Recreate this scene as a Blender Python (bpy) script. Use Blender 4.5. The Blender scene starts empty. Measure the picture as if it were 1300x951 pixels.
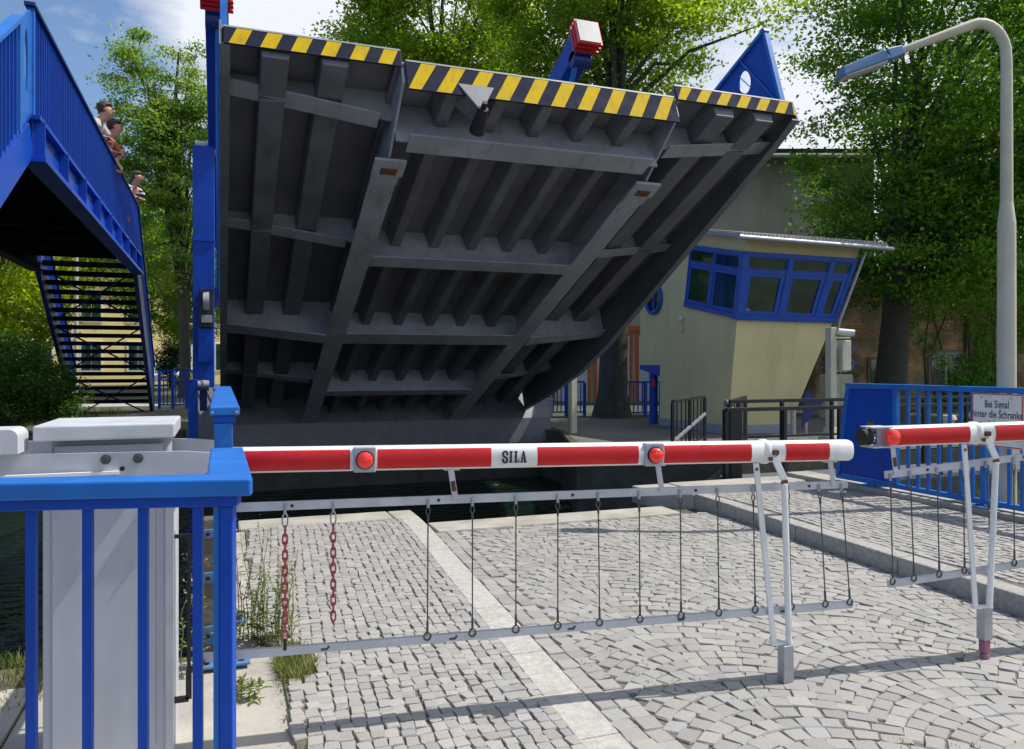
import bpy, math, random
import numpy as np
from mathutils import Vector, Matrix
R = math.radians
scene = bpy.context.scene
COL = scene.collection
random.seed(7)
rng = np.random.default_rng(11)

# ------------------------------------------------------------------ materials
def _mat(name):
    m = bpy.data.materials.new(name); m.use_nodes = True
    nt = m.node_tree
    return m, nt, nt.nodes, nt.links, nt.nodes['Principled BSDF']

def _noise(nt, scale, detail=4, rough=.55, vec=None, stretch=None):
    n = nt.nodes.new('ShaderNodeTexNoise')
    n.inputs['Scale'].default_value = scale
    n.inputs['Detail'].default_value = detail
    n.inputs['Roughness'].default_value = rough
    tc = nt.nodes.new('ShaderNodeTexCoord')
    src = tc.outputs['Object']
    if stretch:
        mp = nt.nodes.new('ShaderNodeMapping'); mp.inputs['Scale'].default_value = stretch
        nt.links.new(src, mp.inputs['Vector']); src = mp.outputs['Vector']
    nt.links.new(src, n.inputs['Vector'])
    return n

def _ramp(nt, src, a, b, c0=(0, 0, 0, 1), c1=(1, 1, 1, 1)):
    r = nt.nodes.new('ShaderNodeValToRGB')
    r.color_ramp.elements[0].position = a; r.color_ramp.elements[1].position = b
    r.color_ramp.elements[0].color = c0; r.color_ramp.elements[1].color = c1
    nt.links.new(src, r.inputs['Fac'])
    return r

def _mix(nt, fac, a, b, mode='MIX'):
    m = nt.nodes.new('ShaderNodeMix'); m.data_type = 'RGBA'; m.blend_type = mode
    for sock, v in ((m.inputs[0], fac), (m.inputs[6], a), (m.inputs[7], b)):
        if hasattr(v, 'links') or hasattr(v, 'is_linked'):
            nt.links.new(v, sock)
        elif isinstance(v, (int, float)):
            sock.default_value = v
        else:
            sock.default_value = (*v[:3], 1)
    return m.outputs[2]

def paint(name, col, rough=.4, var=.12, scale=2.5, dirt=None, dirt_amt=.35, streak=(9, 9, .8), metallic=0, bump=0, bscale=60, spec=.5, coat=0):
    m, nt, N, L, p = _mat(name)
    n1 = _noise(nt, scale, 5)
    r1 = _ramp(nt, n1.outputs['Fac'], .3, .7)
    lo = [c * (1 - var) for c in col]; hi = [min(1, c * (1 + var)) for c in col]
    out = _mix(nt, r1.outputs['Color'], lo, hi)
    if dirt:
        n2 = _noise(nt, 1.0, 6, .65, stretch=streak)
        r2 = _ramp(nt, n2.outputs['Fac'], .5, .78)
        mm = nt.nodes.new('ShaderNodeMath'); mm.operation = 'MULTIPLY'; mm.inputs[1].default_value = dirt_amt
        L.new(r2.outputs['Color'], mm.inputs[0])
        out = _mix(nt, mm.outputs[0], out, dirt)
    L.new(out, p.inputs['Base Color'])
    p.inputs['Roughness'].default_value = rough
    rr = _ramp(nt, n1.outputs['Fac'], .2, .8, (rough * .8,) * 3 + (1,), (min(1, rough * 1.25),) * 3 + (1,))
    L.new(rr.outputs['Color'], p.inputs['Roughness'])
    p.inputs['Metallic'].default_value = metallic
    p.inputs['Specular IOR Level'].default_value = spec
    p.inputs['Coat Weight'].default_value = coat
    if bump:
        n3 = _noise(nt, bscale, 4)
        b = nt.nodes.new('ShaderNodeBump'); b.inputs['Strength'].default_value = bump; b.inputs['Distance'].default_value = .01
        L.new(n3.outputs['Fac'], b.inputs['Height']); L.new(b.outputs['Normal'], p.inputs['Normal'])
    return m

def attr_mat(name, rough=.8, speck=.25, sscale=220, bump=.4, bscale=90, translucent=0, tint=(1, 1, 1)):
    m, nt, N, L, p = _mat(name)
    a = N.new('ShaderNodeAttribute'); a.attribute_name = 'col'
    out = a.outputs['Color']
    if speck:
        n = _noise(nt, sscale, 3)
        r = _ramp(nt, n.outputs['Fac'], .3, .7, (1 - speck,) * 3 + (1,), (1 + speck,) * 3 + (1,))
        out = _mix(nt, 1.0, out, r.outputs['Color'], 'MULTIPLY')
    L.new(out, p.inputs['Base Color'])
    p.inputs['Roughness'].default_value = rough
    if bump:
        n3 = _noise(nt, bscale, 5)
        b = N.new('ShaderNodeBump'); b.inputs['Strength'].default_value = bump; b.inputs['Distance'].default_value = .006
        L.new(n3.outputs['Fac'], b.inputs['Height']); L.new(b.outputs['Normal'], p.inputs['Normal'])
    if translucent:
        t = N.new('ShaderNodeBsdfTranslucent')
        tc = _mix(nt, 1.0, out, (1.5, 1.45, .55), 'MULTIPLY')
        L.new(tc, t.inputs['Color'])
        mx = N.new('ShaderNodeMixShader'); mx.inputs[0].default_value = translucent
        L.new(p.outputs[0], mx.inputs[1]); L.new(t.outputs[0], mx.inputs[2])
        L.new(mx.outputs[0], N['Material Output'].inputs['Surface'])
    return m

M = {}
M['blue'] = paint('blue_paint', (.004, .062, .43), .42, .16, 1.6, (.012, .04, .14), .45, spec=.25)
M['blue_rail'] = paint('blue_rail_paint', (.014, .145, .52), .42, .14, 5, (.05, .10, .2), .4, bump=.08, spec=.35)
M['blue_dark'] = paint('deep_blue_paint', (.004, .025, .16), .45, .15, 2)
M['shade_blue'] = paint('blue_with_painted_shade', (.005, .008, .018), .8, .2, 2, spec=.1)  # near-black blue: shade below the footbridge put into the colour
M['steel'] = paint('grey_bridge_paint', (.15, .16, .19), .5, .18, 1.6, (.075, .068, .06), .6, streak=(6, 1.0, 6), bump=.08, bscale=25)
M['steel_bounce_lit'] = paint('grey_paint_bounce_lit', (.33, .352, .42), .42, .14, 1.6, (.15, .115, .088), .6, streak=(6, 1.0, 6), bump=.08, bscale=25)  # bridge grey lightened: ground bounce on girders and crossbeams painted in
M['steel_light'] = paint('light_grey_bridge_paint', (.30, .31, .33), .45, .12, 2, (.14, .14, .14), .4)
M['yellow'] = paint('hazard_yellow', (.60, .41, .006), .7, .10, 8, (.26, .17, .03), .6, streak=(14, 14, 3), spec=.12)
M['navy'] = paint('hazard_navy', (.018, .021, .042), .75, .2, 6, spec=.1)
M['white'] = paint('white_paint', (.80, .80, .80), .36, .05, 6, (.42, .40, .35), .34, streak=(12, 12, 2))
M['red'] = paint('red_reflective', (.60, .006, .012), .36, .12, 9, (.30, .02, .02), .35, streak=(14, 14, 2))
M['alu'] = paint('brushed_aluminium', (.55, .57, .62), .42, .08, 10, (.3, .3, .32), .3, metallic=.35)
M['cabinet'] = paint('pale_grey_cabinet_paint', (.43, .447, .51), .42, .06, 4, (.26, .27, .30), .35, streak=(6, 6, .7))
M['cabinet_lid'] = paint('weathered_white_lid', (.52, .535, .58), .5, .12, 5, (.30, .31, .31), .5, streak=(4, 4, 4))
M['galv'] = paint('galvanised_steel', (.40, .41, .44), .45, .15, 18, metallic=.5)
M['rust'] = paint('rust', (.13, .045, .02), .85, .5, 30, (.30, .26, .23), .55, bump=.3)
M['black'] = paint('black_paint', (.012, .013, .016), .45, .2, 5)
M['rubber'] = paint('black_rubber', (.01, .01, .01), .7, .2, 5)
M['wire'] = paint('dark_steel_wire', (.10, .10, .105), .5, .2, 20, metallic=.6)
M['peg'] = paint('faded_pink_rubber', (.36, .14, .20), .7, .2, 20)
M['chain'] = paint('faded_red_chain', (.45, .05, .07), .45, .25, 30)
M['concrete'] = paint('light_concrete', (.40, .375, .33), .85, .18, 2.6, (.20, .18, .14), .6, streak=(3, 3, 3), bump=.4, bscale=45)
M['granite'] = paint('kerb_granite', (.36, .345, .325), .8, .22, 30, (.16, .15, .13), .45, streak=(3, 3, 5), bump=.6, bscale=60)
M['strip'] = paint('pale_granite_slabs', (.45, .43, .395), .8, .18, 26, (.26, .24, .21), .45, streak=(4, 4, 4), bump=.6, bscale=70)
M['quay'] = paint('dark_quay_wall', (.085, .08, .068), .85, .35, 2, (.025, .028, .022), .7, streak=(3, 3, .8), bump=.7, bscale=9)
M['asphalt'] = paint('grey_ground', (.13, .127, .12), .9, .25, .8, (.20, .18, .14), .4, streak=(.5, .5, .5), bump=.4, bscale=30)
M['joint'] = paint('sandy_joint_soil', (.15, .135, .108), .95, .3, 14, (.09, .11, .04), .6, streak=(2.5, 2.5, 2.5), bump=.5, bscale=80)
M['house'] = paint('cream_render', (.70, .60, .32), .85, .07, 1.2, (.38, .35, .19), .42, streak=(2.2, 2.2, .3), bump=.15, bscale=150)
M['plinth'] = paint('pale_blue_plinth', (.30, .34, .40), .8, .1, 2)
M['win_blue'] = paint('blue_window_paint', (.010, .075, .42), .35, .1, 4)
M['oldwall'] = paint('weathered_grey_render', (.42, .39, .335), .9, .25, .5, (.20, .18, .15), .6, streak=(.7, .7, .15), bump=.3, bscale=20)
M['tile_dark'] = paint('old_roof_tiles', (.05, .038, .03), .9, .35, 7, bump=.5, bscale=12)
M['shutter'] = paint('white_shutter', (.55, .56, .60), .6, .08, 5)
M['orange'] = paint('orange_trim', (.50, .11, .02), .6, .15, 5)
M['cream_post'] = paint('cream_post_paint', (.55, .54, .42), .5, .08, 4, (.3, .3, .2), .35)
M['lamp_post'] = paint('weathered_lamp_post', (.55, .51, .41), .6, .10, 5, (.25, .24, .2), .4, streak=(10, 10, .6), bump=.15, bscale=50)
M['lamp_head'] = paint('lamp_head_blue', (.10, .22, .42), .4, .12, 5)
M['lamp_glass'] = paint('lamp_glass', (.5, .5, .5), .25, .1, 20)
M['yhouse'] = paint('yellow_render', (.85, .66, .30), .85, .06, 1)
M['timber'] = paint('weathered_timber', (.16, .135, .11), .9, .4, 3, (.05, .04, .03), .6, streak=(14, 14, .8), bump=.6, bscale=25)
M['bark'] = paint('tree_bark', (.055, .048, .036), .95, .35, 5, (.05, .075, .04), .5, streak=(3, 3, .6), bump=.9, bscale=14)
M['bark_green'] = paint('mossy_bark', (.05, .055, .042), .95, .35, 4, (.06, .12, .08), .7, streak=(4, 4, .5), bump=.9, bscale=14)
M['leaf'] = attr_mat('leaf', .5, 0, bump=0, translucent=.55)
M['stone'] = attr_mat('granite_setts', .72, .22, 260, .5, 120)
M['grass'] = attr_mat('grass_blades', .6, 0, bump=0, translucent=.35)
M['skin'] = paint('skin', (.48, .25, .17), .5, .08, 10)
M['hair_brown'] = paint('brown_hair', (.06, .03, .018), .6, .3, 40)
M['hair_dark'] = paint('dark_red_hair', (.05, .016, .014), .6, .3, 40)
M['hair_fair'] = paint('fair_hair', (.14, .075, .04), .6, .3, 40)
M['shirt_grey'] = paint('grey_white_shirt', (.42, .42, .45), .8, .1, 10)
M['shirt_red'] = paint('orange_red_shirt', (.55, .09, .04), .8, .1, 10)
M['shirt_yellow'] = paint('yellow_shirt', (.60, .45, .16), .8, .1, 10)
M['trousers'] = paint('dark_trousers', (.03, .035, .06), .8, .2, 10)
M['face_dark'] = paint('dark_eye', (.02, .012, .01), .4, .1, 10)
M['lip'] = paint('lip', (.32, .10, .09), .5, .1, 10)
M['carwhite'] = paint('white_car_paint', (.7, .72, .74), .25, .03, 3, coat=.6)

def _striped():
    m, nt, N, L, p = _mat('striped_shirt_cloth')
    tc = N.new('ShaderNodeTexCoord'); sp = N.new('ShaderNodeSeparateXYZ'); L.new(tc.outputs['Object'], sp.inputs[0])
    mu = N.new('ShaderNodeMath'); mu.operation = 'MULTIPLY'; mu.inputs[1].default_value = 11
    fr = N.new('ShaderNodeMath'); fr.operation = 'FRACT'; gt = N.new('ShaderNodeMath'); gt.operation = 'GREATER_THAN'; gt.inputs[1].default_value = .5
    L.new(sp.outputs['Z'], mu.inputs[0]); L.new(mu.outputs[0], fr.inputs[0]); L.new(fr.outputs[0], gt.inputs[0])
    L.new(_mix(nt, gt.outputs[0], (.62, .60, .66), (.025, .02, .06)), p.inputs['Base Color']); p.inputs['Roughness'].default_value = .8
    return m
M['shirt_striped'] = _striped()

def _glass():
    m, nt, N, L, p = _mat('dark_window_glass')
    n = _noise(nt, 1.2, 3)
    r = _ramp(nt, n.outputs['Fac'], .35, .65, (.006, .016, .010, 1), (.02, .06, .035, 1))  # green mottling paints reflected foliage into the glass colour
    L.new(r.outputs['Color'], p.inputs['Base Color']); p.inputs['Roughness'].default_value = .04
    p.inputs['Specular IOR Level'].default_value = .8
    return m
M['glass'] = _glass()

def _redlens():
    m, nt, N, L, p = _mat('red_signal_lens')
    n = _noise(nt, 90, 2)
    r = _ramp(nt, n.outputs['Fac'], .3, .7, (.55, .008, .008, 1), (.75, .03, .015, 1))
    L.new(r.outputs['Color'], p.inputs['Base Color']); p.inputs['Roughness'].default_value = .12
    p.inputs['Coat Weight'].default_value = .7
    p.inputs['Emission Color'].default_value = (1, .03, .015, 1); p.inputs['Emission Strength'].default_value = .22
    b = N.new('ShaderNodeTexVoronoi'); b.inputs['Scale'].default_value = 110
    tc = N.new('ShaderNodeTexCoord'); L.new(tc.outputs['Object'], b.inputs['Vector'])
    bu = N.new('ShaderNodeBump'); bu.inputs['Strength'].default_value = .5; bu.inputs['Distance'].default_value = .004
    L.new(b.outputs['Distance'], bu.inputs['Height']); L.new(bu.outputs['Normal'], p.inputs['Normal'])
    return m
M['lens'] = _redlens()

def _brick():
    m, nt, N, L, p = _mat('old_brick')
    tc = N.new('ShaderNodeTexCoord'); mp = N.new('ShaderNodeMapping'); mp.inputs['Rotation'].default_value = (R(90), 0, 0)
    L.new(tc.outputs['Object'], mp.inputs['Vector'])
    b = N.new('ShaderNodeTexBrick'); b.inputs['Scale'].default_value = 1
    b.inputs['Brick Width'].default_value = .26; b.inputs['Row Height'].default_value = .08; b.inputs['Mortar Size'].default_value = .012
    b.inputs['Color1'].default_value = (.34, .17, .085, 1); b.inputs['Color2'].default_value = (.46, .30, .16, 1); b.inputs['Mortar'].default_value = (.40, .33, .25, 1)
    L.new(mp.outputs['Vector'], b.inputs['Vector'])
    n = _noise(nt, .9, 6, .65); r = _ramp(nt, n.outputs['Fac'], .36, .62, (.30, .27, .24, 1), (1.2, 1.1, .95, 1))
    out = _mix(nt, 1.0, b.outputs['Color'], r.outputs['Color'], 'MULTIPLY')
    n2 = _noise(nt, 1.6, 5, .6); r2 = _ramp(nt, n2.outputs['Fac'], .52, .6)
    out = _mix(nt, r2.outputs['Color'], out, (.22, .18, .13))
    L.new(out, p.inputs['Base Color']); p.inputs['Roughness'].default_value = .92
    bu = N.new('ShaderNodeBump'); bu.inputs['Strength'].default_value = .6; bu.inputs['Distance'].default_value = .02
    L.new(b.outputs['Fac'], bu.inputs['Height']); bu.invert = True; L.new(bu.outputs['Normal'], p.inputs['Normal'])
    return m
M['brick'] = _brick()

def _water():
    m, nt, N, L, p = _mat('canal_water')
    p.inputs['Base Color'].default_value = (.004, .016, .008, 1); p.inputs['Roughness'].default_value = .03
    p.inputs['IOR'].default_value = 1.33
    a = _noise(nt, 2.6, 3, .5, stretch=(.7, 2.2, 1)); b2 = _noise(nt, .6, 3, .5)
    ad = N.new('ShaderNodeMath'); ad.operation = 'ADD'; L.new(a.outputs['Fac'], ad.inputs[0]); L.new(b2.outputs['Fac'], ad.inputs[1])
    bu = N.new('ShaderNodeBump'); bu.inputs['Strength'].default_value = 1; bu.inputs['Distance'].default_value = .22
    L.new(ad.outputs[0], bu.inputs['Height']); L.new(bu.outputs['Normal'], p.inputs['Normal'])
    return m
M['water'] = _water()

def _ground():
    m, nt, N, L, p = _mat('ground_earth_grass')
    n = _noise(nt, .35, 6, .6); r = _ramp(nt, n.outputs['Fac'], .42, .6)
    n2 = _noise(nt, 9, 5, .7); r2 = _ramp(nt, n2.outputs['Fac'], .3, .7, (.5, .5, .5, 1), (1.3, 1.3, 1.3, 1))
    out = _mix(nt, r.outputs['Color'], (.115, .105, .088), (.05, .075, .022))
    out = _mix(nt, 1.0, out, r2.outputs['Color'], 'MULTIPLY')
    L.new(out, p.inputs['Base Color']); p.inputs['Roughness'].default_value = .95
    bu = N.new('ShaderNodeBump'); bu.inputs['Strength'].default_value = .5; bu.inputs['Distance'].default_value = .03
    L.new(n2.outputs['Fac'], bu.inputs['Height']); L.new(bu.outputs['Normal'], p.inputs['Normal'])
    return m
M['ground'] = _ground()

# ------------------------------------------------------------------ mesh helpers
class MB:
    def __init__(s): s.v = []; s.f = []; s.m = []
    def add(s, vs, fs, mi=0):
        o = len(s.v); s.v += [tuple(map(float, p)) for p in vs]
        for f in fs: s.f.append([o + i for i in f]); s.m.append(mi)
        return s
    def hexa(s, b, t, mi=0):
        return s.add(list(b) + list(t), [(3, 2, 1, 0), (4, 5, 6, 7), (0, 1, 5, 4), (1, 2, 6, 5), (2, 3, 7, 6), (3, 0, 4, 7)], mi)
    def box(s, x0, x1, y0, y1, z0, z1, mi=0):
        return s.hexa([(x0, y0, z0), (x1, y0, z0), (x1, y1, z0), (x0, y1, z0)], [(x0, y0, z1), (x1, y0, z1), (x1, y1, z1), (x0, y1, z1)], mi)
    def bar(s, p, q, w, h, up=(0, 0, 1), mi=0, w2=None, h2=None):
        p, q, up = Vector(p), Vector(q), Vector(up); d = (q - p).normalized()
        side = d.cross(up)
        if side.length < 1e-5: side = d.cross(Vector((0, 1, 0)))
        side.normalize(); u = side.cross(d).normalized()
        w2 = w if w2 is None else w2; h2 = h if h2 is None else h2
        r = lambda c, a, b: [c - side * a / 2 - u * b / 2, c + side * a / 2 - u * b / 2, c + side * a / 2 + u * b / 2, c - side * a / 2 + u * b / 2]
        return s.hexa(r(p, w, h), r(q, w2, h2), mi)
    def tube(s, pts, r, n=10, mi=0, caps=True, closed=False):
        pts = [Vector(p) for p in pts]; k = len(pts)
        rs = [r] * k if isinstance(r, (int, float)) else r
        o = len(s.v); prev = None
        for i, p in enumerate(pts):
            if closed: t = pts[(i + 1) % k] - pts[i - 1]
            else: t = pts[min(i + 1, k - 1)] - pts[max(i - 1, 0)]
            t.normalize()
            if prev is None:
                a = t.cross(Vector((0, 0, 1)))
                if a.length < .05: a = t.cross(Vector((0, 1, 0)))
            else: a = prev - t * prev.dot(t)
            a.normalize(); prev = a; b = t.cross(a)
            for j in range(n):
                an = 2 * math.pi * j / n
                s.v.append(tuple(p + (a * math.cos(an) + b * math.sin(an)) * rs[i]))
        for i in range(k if closed else k - 1):
            i2 = (i + 1) % k
            for j in range(n):
                s.f.append([o + i * n + j, o + i * n + (j + 1) % n, o + i2 * n + (j + 1) % n, o + i2 * n + j]); s.m.append(mi)
        if caps and not closed:
            s.f.append([o + j for j in reversed(range(n))]); s.m.append(mi)
            s.f.append([o + (k - 1) * n + j for j in range(n)]); s.m.append(mi)
        return s
    def prism(s, poly, ext, mi=0):
        n = len(poly); e = Vector(ext); t = [Vector(p) + e for p in poly]
        fs = [list(reversed(range(n))), list(range(n, 2 * n))] + [[i, (i + 1) % n, n + (i + 1) % n, n + i] for i in range(n)]
        return s.add(list(poly) + t, fs, mi)
    def sphere(s, c, r, n=12, m=8, mi=0, sc=(1, 1, 1), zmin=-1):
        o = len(s.v); c = Vector(c)
        for i in range(m + 1):
            th = math.pi * i / m
            for j in range(n):
                ph = 2 * math.pi * j / n
                z = max(zmin, math.cos(th))
                s.v.append((c.x + r * sc[0] * math.sin(th) * math.cos(ph), c.y + r * sc[1] * math.sin(th) * math.sin(ph), c.z + r * sc[2] * z))
        for i in range(m):
            for j in range(n):
                s.f.append([o + i * n + j, o + (i + 1) * n + j, o + (i + 1) * n + (j + 1) % n, o + i * n + (j + 1) % n]); s.m.append(mi)
        return s
    def build(s, name, mat, parent=None, smooth=False, bevel=0, label=None, sharp=40):
        me = bpy.data.meshes.new(name); off = origin(parent)
        me.from_pydata([(x - off.x, y - off.y, z - off.z) for x, y, z in s.v], [], s.f)
        for m in (mat if isinstance(mat, (list, tuple)) else [mat]): me.materials.append(M[m] if isinstance(m, str) else m)
        me.polygons.foreach_set('material_index', s.m)
        import bmesh
        bm = bmesh.new(); bm.from_mesh(me); bmesh.ops.recalc_face_normals(bm, faces=bm.faces); bm.to_mesh(me); bm.free()
        if smooth:
            me.polygons.foreach_set('use_smooth', [True] * len(me.polygons))
            try: me.set_sharp_from_angle(angle=R(sharp))
            except Exception: pass
        o = bpy.data.objects.new(name, me); COL.objects.link(o)
        if parent is not None: o.parent = parent
        if bevel:
            b = o.modifiers.new('edge', 'BEVEL'); b.width = bevel; b.segments = 2; b.limit_method = 'ANGLE'; b.angle_limit = R(40)
            b.harden_normals = False
        if label: o['label'] = label
        return o

def origin(o):
    v = Vector((0, 0, 0))
    while o is not None: v += o.location; o = o.parent
    return v

def tag(o, label, cat, group=None):
    o['label'] = label; o['category'] = cat
    if group: o['group'] = group
    return o

def thing(name, label, cat, loc=(0, 0, 0), group=None):
    o = bpy.data.objects.new(name, None); COL.objects.link(o); o.location = loc; o.empty_display_size = .2
    return tag(o, label, cat, group)

def struct(o, kind='structure'):
    o['kind'] = kind; return o

def copy_tree(o, parent=None):
    c = o.copy(); COL.objects.link(c)
    if parent is not None: c.parent = parent
    for ch in list(o.children): copy_tree(ch, c)
    return c

def hole_plate(mb, P, ex, ey, nrm, outer, hole, thick, n=40, mi=0):
    """flat plate: outer quad (2d), elliptical hole (cx, cy, rx, ry); P + ex*x + ey*y"""
    P, ex, ey, nrm = map(Vector, (P, ex, ey, nrm)); cx, cy, rx, ry = hole
    pts = []
    k = len(outer)
    angs = [2 * math.pi * i / n for i in range(n)] + [math.atan2(q[1] - cy, q[0] - cx) % (2 * math.pi) for q in outer]
    angs = sorted(set(round(a, 5) for a in angs)); n = len(angs)
    for a in angs:
        dx, dy = math.cos(a), math.sin(a); best = 1e9
        for i in range(k):
            (x1, y1), (x2, y2) = outer[i], outer[(i + 1) % k]
            ex_, ey_ = x2 - x1, y2 - y1; den = dx * ey_ - dy * ex_
            if abs(den) < 1e-9: continue
            t = ((x1 - cx) * ey_ - (y1 - cy) * ex_) / den; w = ((x1 - cx) * dy - (y1 - cy) * dx) / den
            if t > 0 and -1e-4 <= w <= 1.0001: best = min(best, t)
        rr = 1 / math.sqrt((dx / rx) ** 2 + (dy / ry) ** 2)
        pts.append(((cx + dx * best, cy + dy * best), (cx + dx * rr, cy + dy * rr)))
    vs = []
    for off in (0, thick):
        for o2, i2 in pts:
            vs.append(P + ex * o2[0] + ey * o2[1] + nrm * off); vs.append(P + ex * i2[0] + ey * i2[1] + nrm * off)
    fs = []; B = 2 * n
    for i in range(n):
        j = (i + 1) % n
        fs += [(2 * i, 2 * j, 2 * j + 1, 2 * i + 1), (B + 2 * i, B + 2 * i + 1, B + 2 * j + 1, B + 2 * j),
               (2 * i, B + 2 * i, B + 2 * j, 2 * j), (2 * i + 1, 2 * j + 1, B + 2 * j + 1, B + 2 * i + 1)]
    mb.add(vs, fs, mi); return mb

def color_attr(me, cols, domain='POINT'):
    a = me.color_attributes.new('col', 'FLOAT_COLOR', domain)
    a.data.foreach_set('color', np.asarray(cols, dtype=np.float32).ravel())

def np_mesh(name, verts, quads, mat, parent=None, cols=None, smooth=False):
    me = bpy.data.meshes.new(name); off = origin(parent)
    verts = np.asarray(verts, dtype=np.float64) - np.array([off.x, off.y, off.z])
    nv, nf, k = len(verts), len(quads), quads.shape[1]
    me.vertices.add(nv); me.vertices.foreach_set('co', verts.astype(np.float32).ravel())
    me.loops.add(nf * k); me.loops.foreach_set('vertex_index', quads.astype(np.int32).ravel())
    me.polygons.add(nf); me.polygons.foreach_set('loop_start', np.arange(0, nf * k, k, dtype=np.int32))
    if smooth: me.polygons.foreach_set('use_smooth', np.ones(nf, dtype=bool))
    me.update(calc_edges=True); me.validate()
    me.materials.append(M[mat])
    if cols is not None: color_attr(me, cols)
    o = bpy.data.objects.new(name, me); COL.objects.link(o)
    if parent is not None: o.parent = parent
    return o

# ------------------------------------------------------------------ camera, sun, sky
cam = bpy.data.cameras.new('camera'); camo = bpy.data.objects.new('camera', cam); COL.objects.link(camo)
camo.location = (0, 0, 1.55); camo.rotation_euler = (R(90), 0, R(-20.31))
cam.sensor_width = 36; cam.lens = 996 / 1300 * 36; cam.shift_y = -11.5 / 1300; cam.clip_start = .05; cam.clip_end = 3000
scene.camera = camo
scene.view_settings.view_transform = 'Standard'
try: scene.view_settings.look = 'None'
except Exception: pass
scene.view_settings.exposure = 0
SUN_EL, SUN_AZ = 57.0, 98.0
tosun = Vector((math.sin(R(SUN_AZ)) * math.cos(R(SUN_EL)), math.cos(R(SUN_AZ)) * math.cos(R(SUN_EL)), math.sin(R(SUN_EL))))
sl = bpy.data.lights.new('sun', 'SUN'); sl.energy = 4.9; sl.angle = R(.5); sl.color = (1, .955, .88)
slo = bpy.data.objects.new('sun', sl); COL.objects.link(slo); slo.rotation_euler = tosun.to_track_quat('Z', 'Y').to_euler(); slo.location = (30, -10, 40)

w = bpy.data.worlds.new('World'); scene.world = w; w.use_nodes = True
nt = w.node_tree; N = nt.nodes; L = nt.links
bg = N['Background']; sky = N.new('ShaderNodeTexSky'); sky.sky_type = 'NISHITA'; sky.sun_disc = False
sky.sun_elevation = R(SUN_EL); sky.sun_rotation = R(SUN_AZ); sky.air_density = 1.0; sky.dust_density = .1; sky.ozone_density = 3.0
L.new(sky.outputs[0], bg.inputs['Color']); bg.inputs['Strength'].default_value = .15; sky.altitude = 300
tc = N.new('ShaderNodeTexCoord'); mp = N.new('ShaderNodeMapping'); mp.inputs['Scale'].default_value = (1, 1, 2.2); mp.inputs['Location'].default_value = (3.1, 1.7, .4)
L.new(tc.outputs['Generated'], mp.inputs['Vector'])
nz = N.new('ShaderNodeTexNoise'); nz.inputs['Scale'].default_value = 2.1; nz.inputs['Detail'].default_value = 9; nz.inputs['Roughness'].default_value = .58
L.new(mp.outputs['Vector'], nz.inputs['Vector'])
sp = N.new('ShaderNodeSeparateXYZ'); L.new(tc.outputs['Generated'], sp.inputs[0])
mx_ = N.new('ShaderNodeMapRange'); mx_.inputs['From Min'].default_value = -.32; mx_.inputs['From Max'].default_value = .1; mx_.inputs['To Min'].default_value = -.14; mx_.inputs['To Max'].default_value = .17
L.new(sp.outputs['X'], mx_.inputs['Value'])
ad = N.new('ShaderNodeMath'); ad.operation = 'ADD'; L.new(nz.outputs['Fac'], ad.inputs[0]); L.new(mx_.outputs[0], ad.inputs[1])
rp = N.new('ShaderNodeValToRGB'); rp.color_ramp.elements[0].position = .5; rp.color_ramp.elements[1].position = .66
L.new(ad.outputs[0], rp.inputs['Fac'])
bg2 = N.new('ShaderNodeBackground'); bg2.inputs['Color'].default_value = (.90, .93, 1, 1); bg2.inputs['Strength'].default_value = 1.0
ms = N.new('ShaderNodeMixShader'); L.new(rp.outputs['Color'], ms.inputs[0]); L.new(bg.outputs[0], ms.inputs[1]); L.new(bg2.outputs[0], ms.inputs[2])
L.new(ms.outputs[0], N['World Output'].inputs['Surface'])

# ------------------------------------------------------------------ setting: ground, water, roads
mb = MB()
def gpoly(poly): mb.add(poly, [list(range(len(poly)))])
Zn = -.035
# near bank in strips along x (each with its own edge towards the canal)
for x0, x1, ye0, ye1 in ((-400, -.9, 5.1, 4.75), (-.9, -.12, 4.75, 4.6), (-.12, 1.8, 8.2, 8.2), (1.8, 4.9, 7.45, 7.45), (4.9, 7.3, 8.2, 8.2), (7.3, 12, 6.6, 6.6), (12, 400, 6.6, 6.6)):
    ys = [-400, -40, -6, 0]
    pv = -400
    for y in ys[1:]:
        mb.add([(x0, pv, Zn), (x1, pv, Zn), (x1, y, Zn), (x0, y, Zn)], [(0, 1, 2, 3)]); pv = y
    mb.add([(x0, pv, Zn), (x1, pv, Zn), (x1, ye1, Zn), (x0, ye0, Zn)], [(0, 1, 2, 3)])
# far bank
def fz(x): return .28 if x <= -1 else (.04 if x >= 5 else .28 + (.04 - .28) * (x + 1) / 6)
xs = [-400, -60, -12, -5, -1, 1, 3, 5, 7.6, 12, 20, 60, 400]
for a, b in zip(xs, xs[1:]):
    ye = 17.6 if b <= -1 else (18.4 if b <= 7.6 else 10.8)
    for y0, y1 in ((ye, 30), (30, 60), (60, 400)):
        mb.add([(a, y0, fz(a)), (b, y0, fz(b)), (b, y1, fz(b)), (a, y1, fz(a))], [(0, 1, 2, 3)])
mb.add([(5.9, 12.6, .04), (7.6, 10.8, .04), (7.6, 18.4, .04), (7.35, 16.6, .04)], [(0, 1, 2, 3)])
g = struct(mb.build('ground', 'ground'))
mb = MB(); mb.add([(-400, -20, -1.15), (400, -20, -1.15), (400, 40, -1.15), (-400, 40, -1.15)], [(0, 1, 2, 3)])
struct(mb.build('water', 'water'))
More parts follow.
